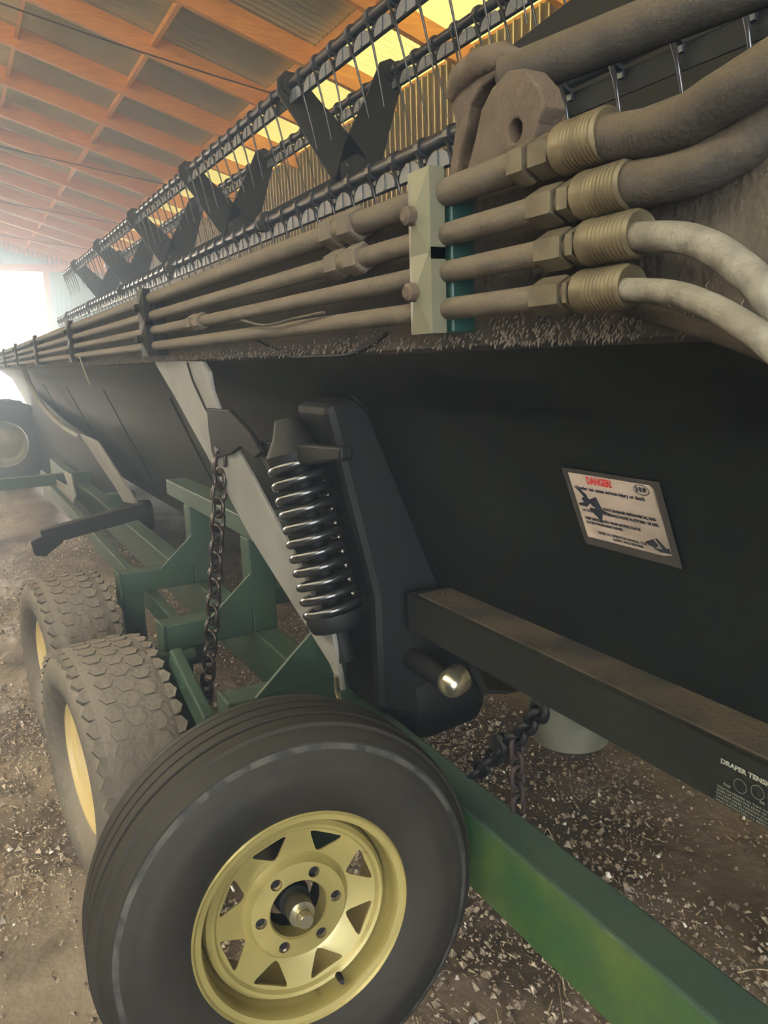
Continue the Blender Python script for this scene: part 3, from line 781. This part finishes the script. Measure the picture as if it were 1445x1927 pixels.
def ring(cx, cy, rx, ry, th, par, frame, mt, nm='oval_emblem', n=24):
    vs = []; fs = []
    for i in range(n):
        a = 2 * math.pi * i / n
        vs += [(cx + rx * math.cos(a), cy + ry * math.sin(a), .0013), (cx + (rx - th) * math.cos(a), cy + (ry - th) * math.sin(a), .0013)]
    for i in range(n):
        j = (i + 1) % n; fs.append((2 * i, 2 * j, 2 * j + 1, 2 * i + 1))
    return obj(nm, MB().add(vs, fs).mesh(nm), M[mt], par, world=frame)
ring(dw * .86, -dh * .085, dw * .085, dh * .075, .0013, face, Fd, 'decal_black')
T('JHNP', 0.795, 0.112, 0.0105, M['decal_black'], 0.0006, 0.13)

# draper tension print on the channel face
o0 = W(1357, 1432, x=chx - 0.0006)
Fc = frame_at(o0, (0, -1, 0), (0, 0, 1))
def TC(body, x, y, size, bold=0.0, width=None):
    text_mesh(body, size, Fc, x, y, M['decal_print'], ch, bold, 'LEFT', width)
TC('DRAPER TENSION', 0.0, -0.002, 0.0095, 0.0004, 0.088)
for k in range(5):
    TC(['TIGHTEN DRAPER SO THAT THE BAR', 'LINES UP WITH THE EDGE OF BOLT', 'DO NOT OVER TIGHTEN THE BELT', 'CHECK THE TENSION EACH DAY', 'AND RETIGHTEN AS REQUIRED'][k], -0.004, -0.040 - 0.0052 * k, 0.0042, 0.0, 0.093)
TC('TOO', 0.006, -0.033, 0.0052, 0.0001); TC('OK', 0.062, -0.031, 0.0052, 0.0001)
ring(0.032, -0.022, 0.010, 0.010, 0.0005, ch, Fc, 'decal_print', 'gauge_ring')
ring(0.058, -0.018, 0.010, 0.010, 0.0005, ch, Fc, 'decal_print', 'gauge_ring')
TC('DRAPER TENSION', 0.10, -0.002, 0.0095, 0.0004, 0.088)

# ================================================================== TRAILER
trailer = thing('header_trailer', 'green steel header trailer on four wheels carrying the black header', 'trailer', (0.8, 3.0, 0.0))
GZ0 = ZE - 0.89                 # top of the main beam
obj('tongue_beam', MB().bb(0.79, 0.875, -1.2, 1.60, GZ0 - 0.165, GZ0), M['green_bright'], trailer, bevel=0.006)
obj('main_rail', MB().bb(0.79, 0.875, 1.60, 8.4, GZ0 - 0.165, GZ0), M['green'], trailer, bevel=0.006)
obj('side_rail', MB().bb(0.60, 0.64, 2.45, 6.6, GZ0 - 0.10, GZ0 - 0.02), M['green'], trailer, bevel=0.004)
obj('opposite_rail', MB().bb(1.75, 1.83, 1.0, 8.4, GZ0 - 0.165, GZ0), M['green'], trailer, bevel=0.006)
ZO = ZE - 0.81
for y in (1.75, 2.41, 3.13, 5.2, 6.5):
    xe = 0.50 if y < 4 else (0.80 if y < 6 else -0.12)
    orr = obj('outrigger', MB().bb(xe, 0.79 if y < 4 else 0.98, y - 0.04, y + 0.04, ZO - 0.085, ZO), M['green'], trailer, bevel=0.004)
    if y < 4:
        obj('outrigger_end_plate', MB().bb(xe - 0.012, xe, y - 0.045, y + 0.045, ZO - 0.14, ZO + 0.004), M['green'], orr, bevel=0.003)
ZR = ZE - 0.57
for y in (2.41, 3.13):
    obj('upright_post', MB().bb(0.79, 0.875, y - 0.04, y + 0.045, GZ0, ZR), M['green'], trailer, bevel=0.004)
obj('upright_post', MB().bb(0.79, 0.875, 1.71, 1.795, GZ0, ZR - 0.10), M['green'], trailer, bevel=0.004)
for y, gx0, gh in ((1.75, 0.56, 0.20), (2.41, 0.645, 0.125), (3.13, 0.655, 0.12)):
    obj('gusset', MB().prism([Vector((gx0, y - 0.045, ZO)), Vector((0.79, y - 0.045, ZO)), Vector((0.79, y - 0.045, ZO + gh))], (0, 0.01, 0)), M['green'], trailer)
obj('header_rest_rail', MB().bb(0.79, 0.88, 2.0, 3.45, ZR, ZR + 0.07), M['green'], trailer, bevel=0.005)
for y in (2.45, 3.05):
    obj('header_saddle', MB().bb(0.86, 0.962, y - 0.04, y + 0.04, ZR + 0.005, ZR + 0.06), M['green'], trailer, bevel=0.004)
obj('cross_tie', MB().bb(0.875, 1.75, 2.9, 2.97, GZ0 - 0.1, GZ0 - 0.03), M['green'], trailer, bevel=0.004)
# walking beam and hangers between the tandem wheels
wb = obj('walking_beam', MB().bar((0.53, 3.25, 0.42), (0.53, 2.30, 0.40), 0.05, 0.10), M['green'], trailer, bevel=0.006)
obj('beam_hanger', MB().bb(0.50, 0.58, 3.10, 3.16, 0.42, ZO - 0.08), M['green'], trailer, bevel=0.004)
obj('beam_hanger', MB().bb(0.50, 0.58, 2.38, 2.44, 0.42, ZO - 0.08), M['green'], trailer, bevel=0.004)
obj('walking_beam', MB().bar(W(328, 1235, x=.475), W(392, 1365, x=.495), 0.035, 0.07), M['green'], trailer, bevel=0.006)
obj('pivot_bush', MB().tube([(0.46, 2.36, 0.60), (0.58, 2.36, 0.60)], 0.028, 16), M['green'], trailer, smooth=50)
# jack arm sticking out farther back
ja = obj('jack_arm', MB().bar((0.30, 4.0, ZE - 0.80), (0.80, 3.98, ZE - 0.72), 0.07, 0.075), M['black_part'], trailer, bevel=0.005)
obj('jack_head', MB().prism([W(u, v, y=3.96) for u, v in [(58, 1020), (82, 1008), (100, 1012), (110, 1000), (120, 1020), (92, 1042), (88, 1048), (66, 1046)]], (0, 0.08, 0)), M['black_part'], ja, bevel=0.004)
# rear galvanised skid
bpl([(76, 885), (134, 920), (142, 935), (132, 978), (110, 960), (82, 930)], 0.55, 0.1, 0.01, 'rear_skid_plate', M['brace'], trailer)
bpl([(118, 885), (133, 893), (142, 935), (138, 945)], 0.54, 0.1, 0.01, 'rear_skid_lip', M['brace'], trailer)

# tandem wheels
def tyre_profile(R, w, rr):
    h = w / 2
    return [(-h * .62, rr), (-h * .80, rr + .012), (-h * .97, rr + (R - rr) * .35), (-h, rr + (R - rr) * .55), (-h * .95, rr + (R - rr) * .80),
            (-h * .84, R - .012), (-h * .70, R - .002), (-h * .35, R), (0, R + .002), (h * .35, R), (h * .70, R - .002), (h * .84, R - .012), (h * .95, rr + (R - rr) * .80),
            (h, rr + (R - rr) * .55), (h * .97, rr + (R - rr) * .35), (h * .80, rr + .012), (h * .62, rr)]
def tandem_wheel(y):
    w = 0.27; xc = 0.298; R = 0.358
    Wy = Matrix.Translation((xc, y, 0)) @ Matrix.Rotation(math.radians(6.5), 4, 'Z') @ Matrix.Translation((-xc, -y, 0))
    ty = MB().lathe(tyre_profile(R, w, 0.195), (xc, y, R), (1, 0, 0), 64)
    ty = obj('tyre', ty, M['worn_rubber'], trailer, smooth=40, world=Wy)
    # tread blocks: joined, they are mud-caked and hardly separate
    mb = MB(); n = 44
    for i in range(n):
        for j in range(5):
            an = 2 * math.pi * (i + 0.5 * (j % 2)) / n
            xx = (j - 2) * 0.052
            rr = R + 0.003 - (0.008 if abs(j - 2) == 2 else 0)
            c_ = Vector((xc + xx, y + math.sin(an) * rr, R + math.cos(an) * rr))
            m3 = Matrix.Rotation(-an, 3, 'X')
            L_ = 0.040 * rng.uniform(.85, 1.1)
            hex_ = [Vector((math.cos(q) * 0.026, math.sin(q) * L_ * .62, 0)) for q in [math.pi / 3 * k for k in range(6)]]
            mb.prism([c_ + m3 @ (h_ + Vector((0, 0, -0.0135))) for h_ in hex_], m3 @ Vector((0, 0, 0.014)))
    o = obj('tread_blocks', mb, M['worn_rubber'], ty, world=Wy); o['kind'] = 'stuff'
    # shoulder lugs
    rim = MB().lathe([(-0.088, 0.203), (-0.094, 0.203), (-0.094, 0.190), (-0.080, 0.186), (-0.070, 0.165), (0.0, 0.155), (0.02, 0.150), (0.025, 0.10), (0.0, 0.075), (0.0, 0.0)], (xc, y, R), (1, 0, 0), 48)
    r_ = obj('rim', rim, M['cream_rim'], ty, smooth=35, world=Wy)
    obj('hub_cap', MB().lathe([(-0.055, 0.0), (-0.055, 0.03), (-0.045, 0.042), (0.0, 0.045)], (xc, y, R), (1, 0, 0), 24), M['green'], ty, smooth=40, world=Wy)
    for k in range(6):
        an = k * math.pi / 3
        obj('lug_nut', MB().lathe([(-0.018, 0), (-0.018, 0.011), (0, 0.011)], (xc, y + 0.07 * math.cos(an), R + 0.07 * math.sin(an)), (1, 0, 0), 6), M['zinc'], ty, world=Wy)
    obj('axle_stub', MB().tube([(xc + 0.05, y, R), (0.56, y, R)], 0.03, 14), M['green'], trailer, smooth=50)
tandem_wheel(2.29); tandem_wheel(3.20)

# ================================================================== SPARE WHEEL
SX, SY, SZ = 0.421, 1.104, ZE - 0.948
spare = thing('spare_wheel', 'large spare wheel with ribbed black tyre and yellow-gold spoked rim bolted beside the green beam', 'wheel', (SX, SY + 0.1, SZ - 0.36))
tilt = Matrix.Translation((SX, SY, SZ)) @ Matrix.Rotation(-0.06, 4, 'X') @ Matrix.Rotation(-0.07, 4, 'Z') @ Matrix.Scale(0.972, 4)
# local: axis +Y goes away from the viewer, disc faces -Y
def lathe_local(prof, n=96): return MB().lathe(prof, (0, 0, 0), (0, 1, 0), n)
TW = 0.205; R = 0.360
prof = [(0.004, 0.190), (-0.004, 0.196), (-0.012, 0.210), (-0.020, 0.232), (-0.026, 0.262), (-0.026, 0.283), (-0.0225, 0.290), (-0.0225, 0.294), (-0.016, 0.312), (-0.010, 0.325), (-0.010, 0.329), (-0.004, 0.334), (0.003, 0.341), (0.011, 0.3465)]
y = 0.013; prof.append((y, 0.3475))
ribs = 5
gw = 0.007; rw = (TW - 0.052 - gw * (ribs - 1)) / ribs
yy = 0.016
for i in range(ribs):
    rad = 0.354 if i in (0, ribs - 1) else 0.360
    rad2 = 0.359 if i in (0, ribs - 1) else 0.361
    prof += [(yy, rad if i == 0 else rad2), (yy + rw, rad2 if i < ribs - 1 else rad)]
    if i < ribs - 1:
        prof += [(yy + rw + 0.001, rad2 - 0.009), (yy + rw + gw - 0.001, rad2 - 0.009)]
    yy += rw + gw
e = TW - 0.026
prof += [(e - 0.01, 0.345), (e + 0.002, 0.328), (e + 0.018, 0.285), (e + 0.016, 0.24), (e - 0.005, 0.205), (e - 0.02, 0.195), (0.015, 0.195)]
ty = obj('tyre', lathe_local(prof, 128), M['rubber'], spare, smooth=32, world=tilt)
# raised scuffed ring on the sidewall
obj('scuff_ring', lathe_local([(-0.0145, 0.316), (-0.0120, 0.3215), (-0.0105, 0.3255), (-0.0085, 0.3225)], 128), M['scuff'], ty, smooth=50, world=tilt)
# rim barrel
RS = 0.93
tiltr = tilt @ Matrix.Diagonal((RS, 1, RS, 1))
rimp = [(-.006, .2085), (-.010, .213), (-.006, .217), (.001, .216), (.003, .208), (.0, .203), (.004, .200), (.010, .198), (.026, .197), (.034, .1955), (.040, .193), (.060, .190), (.12, .190), (.135, .196), (.16, .198), (.17, .208),
        (.166, .208), (.155, .195), (.13, .192), (.118, .187), (.060, .186), (.036, .189), (.030, .192), (.022, .193), (.008, .194), (0, .196), (-.004, .198)]
rim = obj('rim', lathe_local([(a_, r_ * RS) for a_, r_ in rimp + [rimp[0]]], 96), M['gold_rim'], spare, smooth=35, world=tilt)
# disc with eight rounded triangular windows
dp = [(.075, .173), (.042, .1725), (.028, .169), (.021, .162), (.023, .156), (.029, .151), (.041, .108), (.044, .101), (.038, .095), (.028, .089), (.027, .056), (.031, .053), (.060, .052)]
th = 0.004
dpo = dp + [(a_ + th, r_ - (0.004 if i in (0, 1) else 0.0)) for i, (a_, r_) in reversed(list(enumerate(dp)))]
disc_me = MB().lathe(dpo, (0, 0, 0), (0, 1, 0), 96, closed=True).mesh('wheel_disc')
disc = bpy.data.objects.new('disc_tmp', disc_me); COL.objects.link(disc)
cut = MB()
def pol(r, a, y=0.0): return Vector((r * math.cos(a), y, r * math.sin(a)))
for k in range(8):
    a0 = math.radians(-27 + 45 * k)
    tri = [pol(0.101, a0), pol(0.149, a0 + 0.255), pol(0.149, a0 - 0.255)]
    pts = []
    for i in range(3):
        P, A, B = tri[i], tri[i - 1], tri[(i + 1) % 3]
        p1 = P + (A - P).normalized() * 0.010; p2 = P + (B - P).normalized() * 0.010
        for t in (0, .5, 1):
            pts.append((1 - t) ** 2 * p1 + 2 * t * (1 - t) * P + t * t * p2)
    cut.prism([p + Vector((0, -0.02, 0)) for p in pts], (0, 0.12, 0))
for k in range(6):
    c0 = pol(0.0715, math.radians(62 + 60 * k))
    cut.prism([c0 + 0.0108 * Vector((math.cos(q), 0, math.sin(q))) + Vector((0, -0.02, 0)) for q in [2 * math.pi * j / 14 for j in range(14)]], (0, 0.12, 0))
cuto = bpy.data.objects.new('cut_tmp', cut.mesh('cut')); COL.objects.link(cuto)
bo = disc.modifiers.new('b', 'BOOLEAN'); bo.object = cuto; bo.operation = 'DIFFERENCE'; bo.solver = 'EXACT'
dg = bpy.context.evaluated_depsgraph_get()
res = bpy.data.meshes.new_from_object(disc.evaluated_get(dg)); res.name = 'wheel_disc'
bpy.data.objects.remove(disc); bpy.data.objects.remove(cuto)
res.materials.clear(); res.materials.append(M['gold_rim'])
dsc = obj('wheel_disc', res, M['gold_rim'], spare, smooth=28, world=tilt)
# spare carrier: mounting plate, stub and nut inside the bore
mp = obj('carrier_stub', lathe_local([(0.055, 0.0), (0.055, 0.030), (0.075, 0.034), (0.16, 0.034), (0.20, 0.05)], 20), M['black_part'], spare, smooth=40, world=tilt)
obj('mounting_bolt', lathe_local([(-0.012, 0.0), (-0.012, 0.012), (-0.008, 0.0145), (0.012, 0.0145), (0.012, 0.024), (0.03, 0.026), (0.06, 0.026)], 24), M['zinc'], spare, smooth=35, world=tilt)
obj('bore_ring', lathe_local([(0.058, 0.0535), (0.11, 0.056)], 40), M['black_part'], spare, world=tilt)
for k in range(6):
    c0 = pol(0.0715, math.radians(62 + 60 * k))
    obj('lug_nut_stud', MB().lathe([(0.034, 0.0), (0.034, 0.0085), (0.05, 0.0085)], c0, (0, 1, 0), 6), M['black_part'], spare, world=tilt)
vs_ = pol(0.164, math.radians(-68))
obj('valve_stem', MB().tube([vs_ + Vector((0, 0.032, 0)), vs_ + Vector((0, 0.010, 0)) * 1, vs_ * 0.96 + Vector((0, -0.006, 0))], [0.007, 0.006, 0.0045], 10), M['black_part'], spare, smooth=50, world=tilt)
# carrier arm fixing the spare to the tongue beam (part of the trailer)
obj('spare_carrier_arm', MB().bb(0.40, 0.79, 1.30, 1.36, SZ - 0.035, SZ + 0.035), M['green'], trailer, bevel=0.004)

# ================================================================== CHAINS
def link_mesh(L, Wd, r):
    pts = []; h = (L - Wd) / 2
    for i in range(13):
        a = math.pi * i / 12; pts.append((Wd / 2 * math.cos(a), 0, h + Wd / 2 * math.sin(a)))
    for i in range(13):
        a = math.pi + math.pi * i / 12; pts.append((Wd / 2 * math.cos(a), 0, -h + Wd / 2 * math.sin(a)))
    return MB().tube(pts, r, 8, closed=True).mesh('chain_link')
def chain(parent, path, pitch, Wd, r, mt, phase=0.4):
    path = [Vector(p) for p in path]
    me = link_mesh(pitch + 2 * r * 1.15, Wd, r)
    seg = [(path[i + 1] - path[i]).length for i in range(len(path) - 1)]; tot = sum(seg)
    n = int(tot / pitch); first = True
    def at(s):
        for i, L in enumerate(seg):
            if s <= L or i == len(seg) - 1: return path[i] + (path[i + 1] - path[i]) * (s / L)
            s -= L
    for i in range(n):
        a, b = at(i * pitch), at((i + 1) * pitch)
        z = (a - b).normalized(); x = Vector((1, 0, 0)); x = (x - x.dot(z) * z).normalized(); y = z.cross(x)
        rot = Matrix((x, y, z)).transposed().to_4x4()
        w = Matrix.Translation((a + b) / 2) @ rot @ Matrix.Rotation(phase + (math.pi / 2 if i % 2 else 0) + random.uniform(-.08, .08), 4, 'Z')
        obj('chain_link', me, mt, parent, smooth=60 if first else None, world=w); first = False
ca = W(415, 862, x=0.655); cb = W(384, 1362, x=0.565)
ch1 = thing('tie_down_chain', 'dark steel chain hanging from the pale brace to the trailer behind the spare wheel', 'chain', tuple(cb))
pts = [ca + (cb - ca) * t + Vector((0, 0, 0)) + Vector((0, -0.012 * math.sin(math.pi * t), -0.01 * math.sin(math.pi * t))) for t in [i / 12 for i in range(13)]]
chain(ch1, pts, 0.0415, 0.044, 0.0062, M['chain'])
obj('shackle', MB().tube([W(411, 842, x=.648), W(405, 856, x=.648), W(406, 878, x=.648)], 0.006, 8), M['chain'], ch1, smooth=60)
obj('shackle', MB().tube([W(411, 842, x=.648), W(424, 856, x=.648), W(424, 878, x=.648)], 0.006, 8), M['chain'], ch1, smooth=60)
obj('shackle_pin', MB().lathe([(-.012, 0), (-.012, .010), (-.004, .013), (.02, .013), (.02, 0)], W(413, 846, x=.645), (1, 0, 0), 12), M['chain'], ch1, smooth=40)
xq = 0.882
c1, c2, c3, c4 = W(1022, 1330, x=xq), W(985, 1378, x=xq), W(948, 1408, x=xq), W(884, 1464, x=xq)
c5, c6 = W(972, 1392, x=xq), W(976, 1530, x=xq)
ch2 = thing('safety_chain', 'short black and rusty chain with ring hanging under the dusty black channel', 'chain', tuple(c6))
chain(ch2, [c1, c2, c3], 0.024, 0.032, 0.0068, M['black_part'], 1.2)
chain(ch2, [c3, c4], 0.032, 0.029, 0.0056, M['black_part'], 0.2)
chain(ch2, [c5, c6], 0.031, 0.028, 0.0052, M['rust_chain'], 0.1)
rg = []
cc = W(1015, 1338, x=xq)
for i in range(20):
    a = 2 * math.pi * i / 20; rg.append(cc + Vector((0, 0.017 * math.cos(a), 0.017 * math.sin(a))))
obj('hook_ring', MB().tube(rg, 0.008, 10, closed=True), M['black_part'], ch2, smooth=60)
obj('ring_hanger', MB().tube([cc + Vector((0, 0, 0.012)), W(1040, 1318, x=xq), W(1046, 1290, x=xq)], 0.005, 8), M['black_part'], ch2, smooth=60)
obj('hook_knuckle', MB().lathe([(-.012, 0), (-.014, .018), (-.007, .025), (.007, .025), (.014, .018), (.012, 0)], W(946, 1403, x=xq), (1, 0, 0), 14), M['black_part'], ch2, smooth=40)

# galvanised tub standing on the ground under the header
tb = W(1085, 1410, z=0.0)
tp = thing('galvanised_pan', 'pale galvanised pan on the ground below the black channel', 'pan', (tb.x, tb.y, 0))
obj('pan_body', MB().lathe([(0.0, 0.0), (0.0, 0.11), (0.02, 0.14), (0.22, 0.165), (0.225, 0.17), (0.22, 0.174), (0.018, 0.148), (-0.004, 0.115), (-0.004, 0.0)], (tb.x + 0.02, tb.y + 0.06, 0.01), (0, 0, 1), 48), M['galv'], tp, smooth=40)

# ================================================================== FAR MACHINE WHEEL
fw = W(14, 838, y=11.5)
far = thing('distant_tractor_wheel', 'large dark tractor wheel standing in the glare by the far doorway', 'wheel', (0.55, fw.y, 0))
FR = 0.56
fc = W(12, 836, y=11.5)
fc.z = FR
fax = Vector((0.28, 1, 0)).normalized()
tyf = obj('tyre', MB().lathe(tyre_profile(FR, 0.36, 0.30), fc, fax, 56), M['rubber'], far, smooth=40)
mb = MB(); sd = fax.cross(Vector((0, 0, 1)))
for i in range(26):
    an = 2 * math.pi * i / 26
    for s_ in (-1, 1):
        rad = math.cos(an + s_ * .06) * Vector((0, 0, 1)) + math.sin(an + s_ * .06) * sd
        tan = fax.cross(rad)
        m3 = Matrix(((fax + s_ * 0.6 * tan).normalized(), (tan - s_ * 0.6 * fax).normalized(), rad)).transposed()
        mb.box(fc + fax * s_ * 0.08 + rad * (FR + .010), (0.18, 0.04, 0.03), m3)
o = obj('tread_lugs', mb, M['rubber'], tyf); o['kind'] = 'stuff'
obj('rim', MB().lathe([(-0.12, 0.30), (-0.14, 0.305), (-0.13, 0.28), (-0.06, 0.26), (-0.02, 0.2), (-0.06, 0.12), (-0.08, 0.0)], fc, fax, 40), M['galv'], far, smooth=40)

# ================================================================== LITTER ON THE FLOOR
def litter(n, kind, xr, yr, size, mt, name, label, seedv, clump=None):
    r = np.random.default_rng(seedv)
    V = []; F = []
    xs_ = r.uniform(xr[0], xr[1], n * 3); ys_ = r.uniform(yr[0] ** 0.5, yr[1] ** 0.5, n * 3) ** 2 if yr[0] > 0 else r.uniform(yr[0], yr[1], n * 3)
    dens = 0.5 + 0.5 * np.sin(3.1 * xs_ + 1.1) * np.sin(2.3 * ys_ + .7) + 0.5 * np.sin(7.7 * xs_ - 2 * ys_) * np.sin(6.1 * ys_)
    keep = r.uniform(0, 1, n * 3) < np.clip(dens, 0.06, 1)
    xs_, ys_ = xs_[keep][:n], ys_[keep][:n]
    zs_ = ground_h(xs_, ys_)
    for x, y_, z in zip(xs_, ys_, zs_):
        an = r.uniform(0, math.pi); L = size * r.uniform(.35, 1.6)
        w_ = 0.0016 * r.uniform(.6, 1.6) if kind == 'straw' else L * r.uniform(.25, .7)
        t1 = r.normal(0, .22 if kind == 'straw' else .6); ux, uy = math.cos(an), math.sin(an)
        z0 = z + 0.004 + abs(r.normal(0, .004))
        h = L * math.sin(abs(t1))
        b0 = len(V)
        V += [(x - uy * w_, y_ + ux * w_, z0), (x + uy * w_, y_ - ux * w_, z0), (x + ux * L + uy * w_ * .6, y_ + uy * L - ux * w_ * .6, z0 + h), (x + ux * L - uy * w_ * .6, y_ + uy * L + ux * w_ * .6, z0 + h),
              (x + ux * L * .5, y_ + uy * L * .5, z0 + h * .5 + w_ * .9)]
        F += [(b0, b0 + 1, b0 + 4), (b0 + 1, b0 + 2, b0 + 4), (b0 + 2, b0 + 3, b0 + 4), (b0 + 3, b0, b0 + 4), (b0, b0 + 3, b0 + 2, b0 + 1)]
    me = bpy.data.meshes.new(name); me.from_pydata(V, [], F)
    o = obj(name, me, M[mt]); tag(o, label, 'litter', None, 'stuff')
litter(15000, 'straw', (-.5, 3.6), (0.7, 6.5), 0.018, 'straw', 'straw_litter', 'short pale straw pieces scattered over the dirt floor', 11)
litter(45000, 'chaff', (-.5, 3.6), (0.7, 7.0), 0.007, 'chaff', 'chaff_litter', 'brown and grey chaff flakes strewn over the dirt floor', 12)
litter(9000, 'chaff', (-.6, 3.4), (0.8, 7.5), 0.014, 'chaff', 'flake_litter', 'larger curled brown and tan flakes lying over the dirt floor', 17)
litter(900, 'chaff', (-.5, 3.4), (0.8, 6.0), 0.009, 'husk', 'husk_litter', 'small white husks dotting the dirt floor', 13)
# clods
mb = MB(); r = np.random.default_rng(5)
for i in range(5000):
    x = r.uniform(-.6, 3.5); y_ = .8 + 9 * r.uniform() ** 1.5; s_ = r.uniform(.004, .009) if i % 5 else r.uniform(.009, .024)
    if (math.sin(2.2 * x + 1) * math.sin(1.7 * y_) < -0.1): continue
    z = float(ground_h(np.float64(x), np.float64(y_)))
    pts = [Vector((x + s_ * a_ * r.uniform(.7, 1.3), y_ + s_ * b_ * r.uniform(.7, 1.3), z + s_ * c_ * .55 + s_ * .2)) for a_, b_, c_ in ((1, 0, 0), (-1, 0, 0), (0, 1, 0), (0, -1, 0), (0, 0, 1), (0, 0, -1))]
    mb.add(pts, [(0, 2, 4), (2, 1, 4), (1, 3, 4), (3, 0, 4), (2, 0, 5), (1, 2, 5), (3, 1, 5), (0, 3, 5)])
o = obj('dirt_clods', mb, M['clod']); tag(o, 'small dry clods of earth over the dirt floor', 'clods', None, 'stuff')
# a few long loose stalks
st = [((1388, 1830), (1420, 1824), (1450, 1826)), ((1051, 1850), (1056, 1890), (1062, 1930)), ((1018, 1590), (1030, 1560), (1052, 1602))]
for i, p3 in enumerate(st):
    pts = smoothpath([W(u, v, z=0.012) for u, v in p3], 5)
    o = obj('straw_stalk', MB().tube(pts, 0.0016, 6), M['straw'], smooth=60)
    tag(o, ['orange-tan stalk lying at the right edge past the green beam', 'long straight pale stalk lying below the green beam', 'bent pale stalk lying beyond the green beam'][i], 'stalk', 'loose stalks on the floor')

# ================================================================== GLARE HAZE
if HAZE > 0:
    m = bpy.data.materials.new('glare_haze'); m.use_nodes = True; nt = m.node_tree; nt.nodes.clear()
    out = nt.nodes.new('ShaderNodeOutputMaterial'); vs = nt.nodes.new('ShaderNodeVolumeScatter')
    vs.inputs['Color'].default_value = (0.60, 0.79, 1.0, 1); vs.inputs['Density'].default_value = HAZE; vs.inputs['Anisotropy'].default_value = 0.62  # blue scatter added in imitation of a lens glare veil
    nt.links.new(vs.outputs[0], out.inputs['Volume'])
    o = obj('glare_haze', MB().bb(XL + .1, XW + .2, -6.5, YG - .3, -0.2, 6.4), m)
    tag(o, 'thin bluish haze added through the shed to imitate lens glare', 'haze', None, 'stuff')
